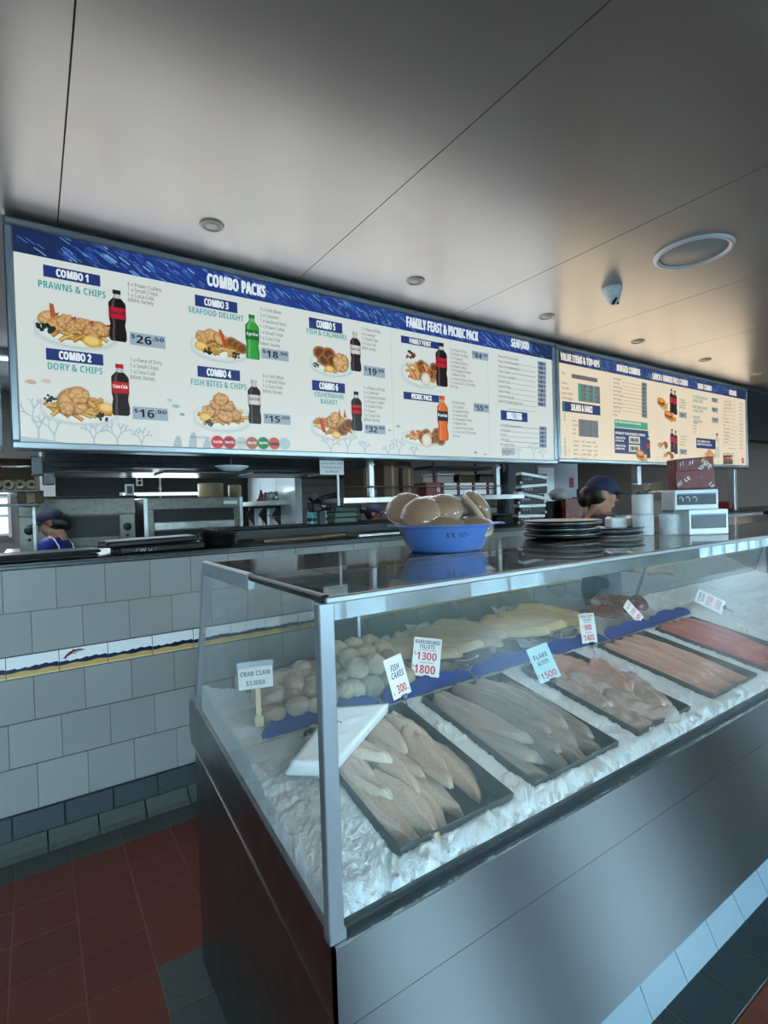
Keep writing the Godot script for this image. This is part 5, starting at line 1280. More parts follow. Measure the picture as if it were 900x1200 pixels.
	part(cp, "jaw", cbox(0.05, 0.012, 0.02, 0.004), "black_plastic", Vector3(0, 0.007, 0)); part(cp, "lever", cbox(0.03, 0.006, 0.014, 0.002), "black_plastic", Vector3(0.025, 0.015, 0), Vector3(0, 0, 0.4))
	# cartons
	small_carton("white carton with dark window panel under another carton", Vector3(2.215, TOPY, -1.010), -0.55, Vector3(0.160, 0.098, 0.10), 0.0)
	small_carton("white carton with three hook marks on its dark panel under the red box", Vector3(2.170, TOPY + 0.099, -1.030), -0.62, Vector3(0.170, 0.078, 0.10), 1.0)
	var rb = thing("red_carton", "red printed carton standing on the white cartons", "carton", Vector3(2.195, TOPY + 0.178, -1.035), -0.62)
	part(rb, "box", cbox(0.150, 0.125, 0.07, 0.003), "red_card", Vector3(0, 0.063, 0), Vector3(0, 0, 0.05))
	part(rb, "flap", cbox(0.100, 0.070, 0.012, 0.002), "red_card", Vector3(-0.035, 0.040, 0.042), Vector3(0, 0, 0.05))
	var ws := ink_tool(); var ys := ink_tool()
	for q in [["LADY", -0.008, 0.020, 0.7], ["LADY", 0.010, 0.066, 0.7], ["LE", 0.050, 0.020, -0.9], ["//", -0.060, 0.092, 0.5], ["//", -0.025, 0.096, 0.3], ["LADY", 0.022, 0.112, -0.7], ["///", -0.075, 0.012, 0.6], ["LE", -0.045, 0.030, 0.6], ["//", 0.052, 0.075, 0.8]]:
		var on_flap: bool = q[1] < -0.02 and q[2] < 0.07
		add_letters(ws, q[0], Transform3D(Basis(Vector3.BACK, q[3]), Vector3(q[1], q[2], 0.0490 if on_flap else 0.0362)), 0.045 if q[0] == "LADY" else 0.022, 0.014, true)
	for q in [["%", 0.0, 0.052], ["%", 0.035, 0.098]]: add_letters(ys, q[0], Transform3D(Basis(Vector3.BACK, 0.6), Vector3(q[1], q[2], 0.0366)), 0.018, 0.02, true)
	part(rb, "lettering", ws.commit(), "ink_white"); part(rb, "gold_print", ys.commit(), "yellow")
	var cu = thing("cup_stack_box", "clear box of beige sachets behind the paper rolls", "box", Vector3(2.215, TOPY + 0.0, -1.225), -0.5)
	for k in 3: part(cu, "tray", cbox(0.085, 0.068, 0.07, 0.005), ["card_pale", "paper_grey", "card_pale"][k], Vector3(0.004 * k, 0.035 + 0.070 * k, 0))
	part(cu, "sleeve", cbox(0.092, 0.215, 0.078, 0.004), "clear_film", Vector3(0, 0.108, 0))

func hooks(parent, w, y, z):
	for k in 3:
		var pts := []
		for i in 9:
			var a := -0.6 + i * 0.42
			pts.append(Vector3(cos(a) * 0.008 - w * 0.36 + k * 0.026, y + sin(a) * 0.012, z))
		part(parent, "hook_mark", tube(pts, 0.0022, 5), "ink_white")

func small_carton(label, at, yaw, s: Vector3, marks):
	var t = thing("white_carton", label, "carton", at, yaw, "white cartons on the case")
	part(t, "box", cbox(s.x, s.y, s.z, 0.003), "white_plastic", Vector3(0, s.y / 2, 0))
	part(t, "dark_panel", cbox(s.x * 0.88, s.y * 0.5, 0.003, 0.001), "panel_slate", Vector3(0, s.y * 0.50, s.z / 2 + 0.0005))
	part(t, "blue_stripe", cbox(s.x * 0.88, s.y * 0.08, 0.003, 0.001), "panel_blue", Vector3(0, s.y * 0.79, s.z / 2 + 0.0005))
	if marks > 0.0: hooks(t, s.x, s.y * 0.5, s.z / 2 + 0.002)

# ------------------------------------------------------------------ things on the tiled counter and the shelf above it
const CTY := 1.291
func build_counter_items():
	# folded black delivery bags
	var bags := [["flat black folded bag lying along the counter edge", 0.02, 0.0, -2.95, 0.46, 0.016, 0.30, 0.0], ["second flat black folded bag lying on another one", 0.05, 0.017, -2.97, 0.42, 0.014, 0.26, 0.04], ["thick black insulated bag with white scribble on its side", 0.545, 0.0, -2.98, 0.42, 0.034, 0.28, 0.05], ["black insulated bag stacked slanting on another bag", 0.515, 0.036, -3.01, 0.44, 0.030, 0.26, -0.03]]
	for i in bags.size():
		var b = bags[i]
		var t = thing("insulated_bag", b[0], "bag", Vector3(b[1], CTY + b[2], b[3]), b[7], "black bags on the counter")
		part(t, "body", cbox(b[4], b[5], b[6], 0.008), "bag_black", Vector3(0, b[5] / 2 + 0.001, 0), Vector3(0, 0, 0.02 if i == 3 else 0.0))
		part(t, "seam", cbox(b[4] * 0.96, 0.004, 0.004, 0.001), "charcoal", Vector3(0, b[5] * 0.5, b[6] / 2 + 0.001))
		if i == 2:
			var st := ink_tool()
			add_letters(st, "/ W u /", Transform3D(Basis(), Vector3(-0.14, 0.010, b[6] / 2 + 0.002)), 0.10, 0.014)
			part(t, "lettering", st.commit(), "ink_white")
		if i >= 2: part(t, "strap", tube([Vector3(-b[4] / 2, b[5] * 0.7, 0.05), Vector3(-b[4] / 2 - 0.03, b[5] * 0.9, 0.09), Vector3(-b[4] / 2 - 0.035, 0.006, 0.13), Vector3(-b[4] / 2 + 0.01, 0.004, 0.15)], 0.004, 6), "bag_black")
	var pan_ := lathe([Vector2(0, 0.0), Vector2(0.075, 0.0), Vector2(0.085, 0.003), Vector2(0.102, 0.013), Vector2(0.108, 0.014), Vector2(0.108, 0.017), Vector2(0.100, 0.016), Vector2(0.083, 0.006), Vector2(0, 0.003)], 36)
	for k in 6:
		var o = part(self, "black_dish", pan_, "black_plastic", Vector3(0.868 + 0.004 * sin(k * 2.0), CTY + 0.011 * k, -2.985 + 0.003 * cos(k * 3.0)))
		tag(o, "round black dish in the stack on the tiled counter", "dish", "stack of black dishes")
	var sheet = part(self, "paper_sheet", cbox(0.16, 0.03, 0.18, 0.003), "paper", Vector3(0.735, CTY + 0.0165, -3.12), Vector3(0, 0.3, 0))
	tag(sheet, "pad of white paper between the black bags and dishes", "paper pad")
	for b in [[1.33, 0.40, -3.05, "wood", "long wooden board lying on the counter beside the dishes"], [1.62, 0.36, -3.12, "card_pale", "pale cardboard strip lying on the counter behind the bowl"], [1.90, 0.34, -2.95, "steel_bright", "bright steel strip on the counter below the peaked cap"]]:
		var o = part(self, "board_strip" if b[3] != "steel_bright" else "steel_strip", cbox(b[1], 0.018, 0.16, 0.003), b[3], Vector3(b[0], CTY + 0.010, b[2]), Vector3(0, 0.03, 0))
		tag(o, b[4], "board")
	# raised rear ledge
	var ld = thing("rear_ledge", "dark steel raised ledge along the back of the worktop", "ledge", Vector3(3.3, 0.0, -3.66))
	part(ld, "upstand", cbox(4.6, 1.36, 0.02, 0.002), "charcoal", Vector3(0, 0.68, 0.19)); part(ld, "ledge_top", cbox(4.6, 0.02, 0.40, 0.003), "charcoal", Vector3(0, 1.355, 0))
	part(ld, "carcass", cbox(4.58, 1.34, 0.34, 0.003), "charcoal", Vector3(0, 0.67, -0.01))
	# bottles of water in a shrink pack and green crates on the ledge
	var bprof := [Vector2(0, 0.0), Vector2(0.016, 0.0), Vector2(0.018, 0.004), Vector2(0.018, 0.06), Vector2(0.010, 0.078), Vector2(0.009, 0.09), Vector2(0.0, 0.091)]
	for k in 8:
		var o = thing("water_bottle", "small aqua water bottle in the pack beside the green crates", "bottle", Vector3(1.735 + (k % 4) * 0.040, 1.366, -3.55 - (k / 4) * 0.042), 0.0, "water bottles on the ledge")
		part(o, "bottle_body", lathe(bprof, 14), "aqua_plastic"); part(o, "cap", lathe([Vector2(0.0095, 0.085), Vector2(0.0105, 0.087), Vector2(0.0105, 0.100), Vector2(0, 0.101)], 12), "white_plastic")
		part(o, "label_band", lathe([Vector2(0.0184, 0.022), Vector2(0.0186, 0.024), Vector2(0.0186, 0.044), Vector2(0.0184, 0.046)], 14), "panel_slate")
	for k in 3:
		var o = thing("green_crate", "green plastic crate in the stack beside the water bottles", "crate", Vector3(2.005, 1.366 + k * 0.042, -3.60), 0.03 * k, "green crates on the ledge")
		var cr := SurfaceTool.new(); cr.begin(Mesh.PRIMITIVE_TRIANGLES); cr.set_smooth_group(-1)
		part(o, "base", cbox(0.20, 0.006, 0.20, 0.002), "green_plastic", Vector3(0, 0.004, 0))
		for s in [-1, 1]:
			part(o, "side_wall", cbox(0.006, 0.036, 0.20, 0.002), "green_plastic", Vector3(s * 0.10, 0.021, 0)); part(o, "end_wall", cbox(0.20, 0.036, 0.006, 0.002), "green_plastic", Vector3(0, 0.021, s * 0.10))
			part(o, "rim", cbox(0.22, 0.008, 0.012, 0.003), "green_plastic", Vector3(0, 0.038, s * 0.102))
	# overhead shelf with posts
	var sh = thing("overhead_shelf", "stainless shelf on square posts hanging below the menu boards", "shelf", Vector3(2.62, 1.52, -3.25))
	part(sh, "deck", cbox(1.80, 0.012, 0.44, 0.002), "steel", Vector3(0, 0.026, 0))
	part(sh, "front_rail", cbox(1.80, 0.040, 0.022, 0.003), "steel", Vector3(0, 0.012, 0.215))
	part(sh, "end_rail", cbox(0.022, 0.040, 0.40, 0.003), "steel", Vector3(-0.889, 0.012, 0.0))
	part(sh, "guard_wire", tube([Vector3(-0.88, 0.105, 0.21), Vector3(0.88, 0.105, 0.21)], 0.005, 8), "steel_bright")
	for x in [-0.63, 0.0, 0.62]: part(sh, "guard_stay", tube([Vector3(x, 0.03, 0.21), Vector3(x, 0.105, 0.21)], 0.004, 6), "steel_bright")
	for x in [-0.64, 0.63]: part(sh, "post", cbox(0.040, 0.285, 0.040, 0.003), "steel_bright", Vector3(x, 0.150, 0.16))
	for x in [-0.64, 0.63]: part(sh, "post_head", cbox(0.052, 0.014, 0.052, 0.003), "steel_bright", Vector3(x, 0.262, 0.16))
	# cartons on that shelf
	for b in [[2.02, 0.11, 0.22, 0.10, "tall brown carton leaning at the end of the overhead shelf"], [2.235, 0.125, 0.25, -0.08, "tall brown carton next to the shelf post"], [2.375, 0.11, 0.215, 0.06, "brown carton beside the red packets on the shelf"]]:
		var o = thing("cardboard_carton", b[4], "carton", Vector3(b[0], 1.553, -3.30), b[3], "brown cartons on the overhead shelf")
		part(o, "box", cbox(b[1], b[2], 0.24, 0.003), "card", Vector3(0, b[2] / 2, 0)); part(o, "flap", cbox(b[1] * 0.9, 0.004, 0.10, 0.001), "card", Vector3(0, b[2] + 0.01, 0.09), Vector3(0.3, 0, 0))
		part(o, "tape", cbox(0.02, b[2], 0.002, 0.0), "card_pale", Vector3(b[1] * 0.1, b[2] / 2, 0.121))
	for k in 5:
		var o = thing("red_packet", "red and white packet in the row on the overhead shelf", "packet", Vector3(2.585 + k * 0.165, 1.553, -3.22), 0.0, "red and white packets")
		part(o, "box", cbox(0.155, 0.105, 0.20, 0.003), "red_card" if k == 0 else "red_plastic", Vector3(0, 0.053, 0))
		if k > 0:
			part(o, "white_label", cbox(0.13, 0.045, 0.003, 0.001), "paper", Vector3(0.008, 0.078, 0.1)); part(o, "white_label", cbox(0.13, 0.040, 0.003, 0.001), "paper", Vector3(0.008, 0.026, 0.1))
		else:
			var st := ink_tool(); add_letters(st, "N", Transform3D(Basis(), Vector3(0.03, 0.03, 0.1012)), 0.03, 0.04, true); part(o, "lettering", st.commit(), "ink_white")
	var tr = thing("machine_arm", "dark jointed kitchen scale arm beside the overhead shelf", "scale", Vector3(1.74, 1.366, -3.40))
	part(tr, "stand", cbox(0.05, 0.10, 0.05, 0.004), "charcoal", Vector3(0, 0.05, 0)); part(tr, "head", cbox(0.16, 0.075, 0.10, 0.012), "charcoal", Vector3(-0.01, 0.137, 0), Vector3(0, 0, 0.15)); part(tr, "arm", tube([Vector3(-0.05, 0.16, 0), Vector3(0.03, 0.20, 0), Vector3(0.16, 0.215, 0)], 0.018, 8), "charcoal"); part(tr, "lever", tube([Vector3(-0.06, 0.16, 0.0), Vector3(-0.10, 0.195, 0.02)], 0.010, 8), "black_plastic")
	part(tr, "dial", lathe([Vector2(0, 0.006), Vector2(0.024, 0.006), Vector2(0.026, 0.0)], 20), "steel", Vector3(0.0, 0.135, 0.052), Vector3(PI / 2, 0, 0))
	# advice sign hung under the board
	var sg = thing("notice_sign", "small white notice asking customers to advise staff, on a thin post", "sign", Vector3(1.60, 1.70, -2.95))
	part(sg, "card", cbox(0.175, 0.092, 0.004, 0.001), "paper", Vector3(0, 0.046, 0)); part(sg, "holder", cbox(0.178, 0.012, 0.010, 0.002), "clear_plastic", Vector3(-0.004, 0.096, 0))
	part(sg, "post", cbox(0.014, 0.20, 0.012, 0.002), "white_plastic", Vector3(0.045, -0.10, -0.008))
	var st2 := ink_tool()
	add_letters(st2, "PLEASE ADVISE STAFF", Transform3D(Basis(), Vector3(-0.078, 0.066, 0.0024)), 0.156, 0.013)
	add_letters(st2, "IF YOU HAVE ANY FOOD", Transform3D(Basis(), Vector3(-0.074, 0.040, 0.0024)), 0.146, 0.013)
	add_letters(st2, "ALLERGIES", Transform3D(Basis(), Vector3(-0.05, 0.014, 0.0024)), 0.096, 0.013)
	part(sg, "lettering", st2.commit(), "ink_black")
	# stack of printed white cartons on the counter
	for k in 5:
		var o = thing("white_carton", ["white carton with hook marks at the foot of the leaning stack", "white carton second from the foot of the leaning stack", "white carton in the middle of the leaning stack", "white carton second from the top of the leaning stack", "white carton on top of the leaning stack"][k], "carton", Vector3(3.60 + [0.0, 0.015, 0.01, 0.05, 0.05][k], CTY + 0.087 * k, -3.06), -0.56, "leaning stack of white cartons")
		part(o, "box", cbox(0.225, 0.080, 0.16, 0.003), "charcoal", Vector3(0, 0.041, 0))
		part(o, "white_lid", cbox(0.235, 0.026, 0.17, 0.003), "white_plastic", Vector3(0, 0.070, 0.004), Vector3(0, 0, [0.0, 0.0, -0.22, 0.05, -0.20][k]))
		hooks(o, 0.22, 0.034, 0.083)
		for s in [-1, 1]: part(o, "corner_tab", cbox(0.018, 0.02, 0.02, 0.003), "white_plastic", Vector3(s * 0.115, 0.012, 0.08))
	# red chip boxes
	for k in 4:
		var o = thing("red_chip_box", "folded red and white chip box standing in the row behind the platters", "chip box", Vector3(4.02 + k * 0.095, CTY, -2.98 - 0.01 * k), -0.5, "red chip boxes")
		var hgt: float = [0.21, 0.21, 0.22, 0.30][k]
		part(o, "box", cbox(0.055, hgt, 0.10, 0.003), "red_card", Vector3(0, hgt / 2, 0), Vector3(0, 0, 0.03 * (k % 2)))
		part(o, "pale_stripe", cbox(0.010, hgt * 0.7, 0.003, 0.001), "card_pale", Vector3(0.008, hgt * 0.45, 0.051), Vector3(0, 0, 0.12))
	var bag = part(self, "white_bag", blob(0.085, 500, 0.0, 0.7), "paper_grey", Vector3(4.10, 1.54, -3.12)); tag(bag, "crumpled white bag above the red chip boxes", "bag")
	var sh2 = part(self, "box_riser", cbox(0.30, 0.19, 0.12, 0.004), "charcoal", Vector3(4.10, CTY + 0.096, -3.14)); tag(sh2, "dark riser block behind the red chip boxes", "riser")
	# board posts at the far end, red tray
	for x in [5.15, 7.35]:
		var o = thing("board_post", "square stainless post holding up the far menu board", "post", Vector3(x, CTY, -2.96), 0.0, "stainless board posts")
		part(o, "shaft", cbox(0.07, 0.515, 0.07, 0.003), "steel_bright", Vector3(0, 0.26, 0)); part(o, "foot_plate", cbox(0.11, 0.008, 0.11, 0.002), "steel_bright", Vector3(0, 0.004, 0))
	for x in [0.02]:
		var o = thing("board_bracket", "stepped shiny bracket under the end of the combo menu board", "bracket", Vector3(x, 1.62, -3.02))
		part(o, "upper_block", cbox(0.05, 0.09, 0.06, 0.004), "steel_dark", Vector3(0, 0.115, 0)); part(o, "lower_block", cbox(0.05, 0.06, 0.06, 0.004), "steel_dark", Vector3(0.045, 0.055, -0.02)); part(o, "rod", tube([Vector3(-0.02, 0.11, 0), Vector3(-0.14, 0.11, 0)], 0.006, 8), "steel_bright")
	var rt = thing("red_tray", "dark red plastic tray tilted by the far board post", "tray", Vector3(6.95, CTY, -2.92), 0.3)
	part(rt, "dish", cbox(0.40, 0.10, 0.22, 0.02), "red_plastic", Vector3(0, 0.06, 0), Vector3(0, 0, -0.06)); part(rt, "handle", tube([Vector3(0.2, 0.06, 0), Vector3(0.27, 0.07, 0), Vector3(0.29, 0.02, 0)], 0.012, 8), "charcoal")

# ------------------------------------------------------------------ the kitchen behind
func build_kitchen():
	var fl := struct("floor_kitchen", cbox(14.6, 0.02, 3.4, 0.0), "grey_tile", Vector3(4.2, 0.005, -5.15), Vector3.ZERO, "grey kitchen floor behind the counter", "floor")
	# dark splashback wall, white column, side partition of white sheets, grey roller door
	struct("wall_splashback", cbox(2.27, 2.8, 0.05, 0.0), "navy_wall", Vector3(1.195, 1.42, -6.62), Vector3.ZERO, "dark navy kitchen splashback wall", "wall")
	var col = struct("pillar_white", cbox(0.13, 2.78, 0.10, 0.004), "white_paint", Vector3(0.125, 1.40, -6.30), Vector3.ZERO, "white square kitchen column", "pillar")
	var ws = struct("wall_partition", cbox(0.06, 2.8, 1.5, 0.0), "white_paint", Vector3(2.36, 1.41, -5.88), Vector3.ZERO, "white sheeted side partition in the kitchen", "wall")
	for k in 3: part(ws, "sheet", cbox(0.006, 1.70, 0.490, 0.002), "white_panel", Vector3(-0.034, -0.43, -0.495 + k * 0.497))
	part(ws, "edge_trim", cbox(0.075, 2.8, 0.02, 0.003), "white_paint", Vector3(0, 0, 0.755))
	var rd = struct("door_1", cbox(1.3, 1.9, 0.06, 0.0), "grey_door", Vector3(3.35, 0.95, -6.55), Vector3.ZERO, "grey roller door in the kitchen", "door")
	for k in 18: fast_part(rd, "slat", k, cbox(1.3, 0.100, 0.012, 0.003), "grey_door", Vector3(0, -0.9 + k * 0.106, 0.034))
	part(rd, "door_head", cbox(1.4, 0.14, 0.12, 0.004), "grey_paint", Vector3(0, 1.02, 0.03))
	# stainless exhaust hood
	var hd = thing("exhaust_hood", "long dark stainless exhaust hood over the kitchen line", "exhaust hood", Vector3(1.49, 1.80, -4.45))
	part(hd, "canopy", prism(PackedVector2Array([Vector2(-0.55, 0.0), Vector2(0.60, 0.0), Vector2(0.60, 0.16), Vector2(0.30, 1.02), Vector2(-0.55, 1.02)]), Vector3(0, 0, 1), Vector3.UP, Vector3.RIGHT, -1.42, 1.42), "steel_dark")
	part(hd, "front_lip", cbox(2.86, 0.035, 0.03, 0.004), "steel_dark", Vector3(0, 0.012, 0.61))
	for k in 4: part(hd, "filter_panel", cbox(0.62, 0.012, 0.40, 0.003), "steel", Vector3(-1.05 + k * 0.70, -0.004, 0.05))
	# added glowing strips standing in for bright reflections on the splashback
	for b in [["added glowing strip for a bright reflection under the hood", 1.10, 1.945, 1.25], ["added glowing strip for a bright reflection above the ovens", 1.32, 1.70, 0.95]]:
		var t = thing("added_light_strip", b[0], "light", Vector3(b[1], b[2], -6.56), 0.0, "added glowing strips")
		part(t, "housing", cbox(b[3] + 0.06, 0.05, 0.04, 0.004), "white_paint", Vector3(0, 0, 0))
		part(t, "light_tube", tube([Vector3(-b[3] / 2, 0.0, 0.032), Vector3(b[3] / 2, 0.0, 0.032)], 0.014, 10), "cool_tube")
		for s in [-1, 1]: part(t, "end_cap", cbox(0.02, 0.045, 0.04, 0.004), "white_plastic", Vector3(s * (b[3] / 2 + 0.012), 0, 0.03))
		var l = area_light("added_strip_area_light" if b[1] < 1.2 else "added_strip_area_light_001", Vector3(b[1], b[2], -6.50), Vector2(b[3], 0.03), Color(0.86, 0.95, 1.0), 1.3, PI)
	# unseen ceiling battens, added to brighten the kitchen
	var cb = thing("added_batten", "added kitchen ceiling batten, unseen behind the menu boards", "light", Vector3(3.2, CEIL, -4.6))
	part(cb, "housing", cbox(1.25, 0.05, 0.12, 0.004), "white_paint", Vector3(0, -0.026, 0)); part(cb, "light_tube", tube([Vector3(-0.58, -0.068, 0), Vector3(0.58, -0.068, 0)], 0.014, 10), "cool_tube")
	area_light("added_batten_light", Vector3(3.2, CEIL - 0.09, -4.6), Vector2(1.15, 0.1), Color(0.92, 0.97, 1.0), 3.6, 0.0, -PI / 2)
	var cb2 = thing("added_batten", "second added kitchen ceiling batten, unseen, near the storage rack", "light", Vector3(-0.6, CEIL, -5.2))
	part(cb2, "housing", cbox(1.25, 0.05, 0.12, 0.004), "white_paint", Vector3(0, -0.026, 0)); part(cb2, "light_tube", tube([Vector3(-0.58, -0.068, 0), Vector3(0.58, -0.068, 0)], 0.014, 10), "cool_tube")
	area_light("added_batten_light_001", Vector3(-0.6, CEIL - 0.09, -5.2), Vector2(1.15, 0.1), Color(0.92, 0.97, 1.0), 3.2, 0.0, -PI / 2)
	var cb3 = thing("added_batten", "third added kitchen ceiling batten, unseen, over the fridge end", "light", Vector3(7.2, CEIL, -4.0))  # extra lamp added because the fridge end came out dark
	part(cb3, "housing", cbox(1.25, 0.05, 0.12, 0.004), "white_paint", Vector3(0, -0.026, 0)); part(cb3, "light_tube", tube([Vector3(-0.58, -0.068, 0), Vector3(0.58, -0.068, 0)], 0.014, 10), "cool_tube")
	area_light("added_batten_light_002", Vector3(7.2, CEIL - 0.09, -4.0), Vector2(1.15, 0.1), Color(0.95, 0.97, 1.0), 3.4, 0.0, -PI / 2)
	# back bench carrying the two ovens
	var bn = thing("back_bench", "stainless bench carrying the two ovens", "bench", Vector3(0.85, 0, -5.85))
	part(bn, "bench_top", cbox(2.16, 0.04, 0.74, 0.004), "steel", Vector3(0, 1.155, 0)); part(bn, "lower_shelf", cbox(2.06, 0.03, 0.66, 0.003), "steel", Vector3(0, 0.25, 0))
	for sx in [-1, 1]:
		for sz in [-1, 1]: part(bn, "leg", cbox(0.045, 1.13, 0.045, 0.004), "steel", Vector3(sx * 1.02, 0.58, sz * 0.32))
	var o1 = thing("conveyor_oven", "wide steel oven with a long dark opening behind the worker in blue", "oven", Vector3(0.35, 1.176, -5.80))
	part(o1, "body", cbox(0.92, 0.46, 0.56, 0.006), "steel_oven", Vector3(0, 0.235, 0)); part(o1, "hood_plate", cbox(0.93, 0.15, 0.03, 0.004), "steel_oven", Vector3(0, 0.385, 0.29))
	part(o1, "opening", cbox(0.52, 0.20, 0.02, 0.002), "dark", Vector3(0.10, 0.20, 0.276))
	for s in [-1, 1]:
		var st_ = part(o1, "side_stile", cbox(0.14, 0.30, 0.03, 0.004), "steel_oven", Vector3(s * 0.39, 0.155, 0.285))
		part(st_, "round_vent", lathe([Vector2(0, 0.004), Vector2(0.036, 0.004), Vector2(0.038, 0.0)], 24), "dark", Vector3(0, 0.03, 0.016), Vector3(PI / 2, 0, 0)); part(st_, "knob", lathe([Vector2(0, 0.016), Vector2(0.012, 0.016), Vector2(0.014, 0.0)], 14), "black_plastic", Vector3(0, -0.05, 0.016), Vector3(PI / 2, 0, 0))
	part(o1, "badge", cbox(0.10, 0.022, 0.004, 0.001), "charcoal", Vector3(-0.37, 0.40, 0.307)); part(o1, "top_plate", cbox(0.96, 0.02, 0.60, 0.003), "charcoal", Vector3(0, 0.475, 0))
	var o2 = thing("grill_oven", "boxy steel salamander grill with one dark slot", "oven", Vector3(1.38, 1.176, -5.80))
	part(o2, "body", cbox(0.98, 0.455, 0.56, 0.008), "steel_oven", Vector3(0, 0.23, 0)); part(o2, "face_frame", cbox(0.98, 0.11, 0.02, 0.004), "steel_oven", Vector3(0, 0.395, 0.288)); part(o2, "slot", cbox(0.80, 0.125, 0.016, 0.002), "dark", Vector3(0.0, 0.275, 0.276))
	part(o2, "drip_tray", cbox(0.80, 0.075, 0.03, 0.004), "steel", Vector3(0, 0.170, 0.29)); part(o2, "lower_door", cbox(0.80, 0.11, 0.016, 0.003), "charcoal", Vector3(0, 0.07, 0.280)); part(o2, "badge", cbox(0.15, 0.035, 0.004, 0.001), "steel_bright", Vector3(0.36, 0.395, 0.300))
	for s in [-1, 1]: part(o2, "side_rail", cbox(0.04, 0.45, 0.03, 0.004), "steel_bright", Vector3(s * 0.475, 0.228, 0.292))
	for q in [["white steel canister on the grill", 1.72, 0.30, 0.15], ["second pale canister beside the first on the grill", 1.99, 0.16, 0.13]]:
		var pt = thing("canister", q[0], "canister", Vector3(q[1] - 0.08, 1.634, -5.86), 0.0, "pale canisters")
		var r: float = q[2] / 2 * 0.9
		part(pt, "body", lathe([Vector2(0, 0), Vector2(r, 0), Vector2(r, q[3]), Vector2(r * 0.96, q[3] + 0.006), Vector2(0, q[3] + 0.01)], 28), "card_cream"); part(pt, "rim", lathe([Vector2(r, q[3] - 0.01), Vector2(r + 0.005, q[3] - 0.005), Vector2(r, q[3])], 28), "card_cream")
	if used.size() > 0: pass
	# bits on the splashback
	var sw = thing("wall_switch", "small white double switch on the dark splashback", "switch", Vector3(1.03, 1.80, -6.59)); part(sw, "plate", cbox(0.07, 0.12, 0.012, 0.003), "white_plastic", Vector3(0, 0.06, 0)); for k in 2: part(sw, "rocker", lathe([Vector2(0, 0.006), Vector2(0.02, 0.005), Vector2(0.022, 0)], 18), "charcoal", Vector3(0, 0.035 + 0.05 * k, 0.007), Vector3(PI / 2, 0, 0))
	var tm = thing("wall_timer", "white framed timer box standing on the oven", "timer", Vector3(0.80, 1.662, -5.72)); part(tm, "case", cbox(0.08, 0.115, 0.04, 0.006), "white_plastic", Vector3(0, 0.058, 0)); part(tm, "screen", cbox(0.05, 0.075, 0.004, 0.001), "grey_paint", Vector3(0, 0.06, 0.021))
	var cdt = thing("conduit", "thin white conduit running down the dark splashback", "conduit", Vector3(1.25, 1.60, -6.58)); part(cdt, "pipe", tube([Vector3(0, 0, 0), Vector3(0.005, 0.33, 0)], 0.011, 8), "white_plastic"); part(cdt, "saddle_clip", cbox(0.04, 0.012, 0.012, 0.002), "white_plastic", Vector3(0.002, 0.17, 0.004))
	var dr = thing("hanging_dish", "pale shallow dish hung under the menu board", "dish", Vector3(0.945, 1.712, -2.93)); part(dr, "bowl", oval([Vector2(0, 0.0), Vector2(0.05, 0.003), Vector2(0.09, 0.024), Vector2(0.098, 0.03), Vector2(0.09, 0.034), Vector2(0, 0.014)], 1.0, 0.7), "white_panel"); part(dr, "hanger", tube([Vector3(0, 0.02, -0.02), Vector3(0, 0.086, -0.02)], 0.004, 6), "steel")
	# wall shelf on the partition with brackets, red funnel, jars
	var sf = thing("bracket_shelf", "white wall shelf with dark brackets on the sheeted partition", "shelf", Vector3(2.19, 1.52, -5.85))
	part(sf, "board", cbox(0.24, 0.05, 1.25, 0.004), "white_paint", Vector3(0, 0.03, 0))
	for k in 3:
		var z := -0.45 + k * 0.42
		part(sf, "bracket", prism(PackedVector2Array([Vector2(0.10, 0.0), Vector2(-0.10, 0.0), Vector2(-0.10, -0.022), Vector2(0.06, -0.022), Vector2(-0.0, -0.10), Vector2(0.10, -0.24)]), Vector3.RIGHT, Vector3.UP, Vector3.BACK, z - 0.012, z + 0.012), "charcoal")
	var fn = thing("red_funnel", "red plastic funnel upside down on the bracket shelf", "funnel", Vector3(2.18, 1.576, -5.75)); part(fn, "cone", lathe([Vector2(0.055, 0), Vector2(0.058, 0.004), Vector2(0.016, 0.10), Vector2(0.012, 0.13), Vector2(0, 0.131)], 20), "red_plastic"); part(fn, "rim", lathe([Vector2(0.055, 0.0), Vector2(0.064, 0.002), Vector2(0.058, 0.008)], 20), "red_plastic")
	for k in 4:
		var j = thing("jar", ["dark green jar beside the red funnel", "grey steel tin beside the dark green jar", "small steel tin on the bracket shelf", "steel tin at the near end of the bracket shelf"][k], "jar", Vector3(2.19, 1.576, -5.60 + k * 0.085), 0.0, "jars on the bracket shelf")
		part(j, "body", lathe([Vector2(0, 0), Vector2(0.034, 0), Vector2(0.036, 0.004), Vector2(0.036, 0.075), Vector2(0.028, 0.085)], 18), ["green_plastic", "steel", "steel_bright", "steel"][k]); part(j, "lid", lathe([Vector2(0.030, 0.083), Vector2(0.031, 0.098), Vector2(0, 0.1)], 18), "charcoal" if k % 2 == 0 else "steel")
	var gr = thing("pan_grinder", "round black grinder with curled cord against the white sheets", "grinder", Vector3(2.15, 1.155, -5.42)); part(gr, "body", lathe([Vector2(0, 0), Vector2(0.09, 0.0), Vector2(0.10, 0.03), Vector2(0.085, 0.11), Vector2(0.03, 0.13), Vector2(0, 0.131)], 24), "black_plastic"); part(gr, "cord", tube([Vector3(-0.05, 0.10, 0), Vector3(-0.10, 0.20, 0.02), Vector3(-0.06, 0.28, 0.01), Vector3(0.0, 0.25, 0)], 0.006, 6), "black_plastic"); part(gr, "cap", lathe([Vector2(0.03, 0.12), Vector2(0.03, 0.16), Vector2(0, 0.162)], 16), "white_plastic")
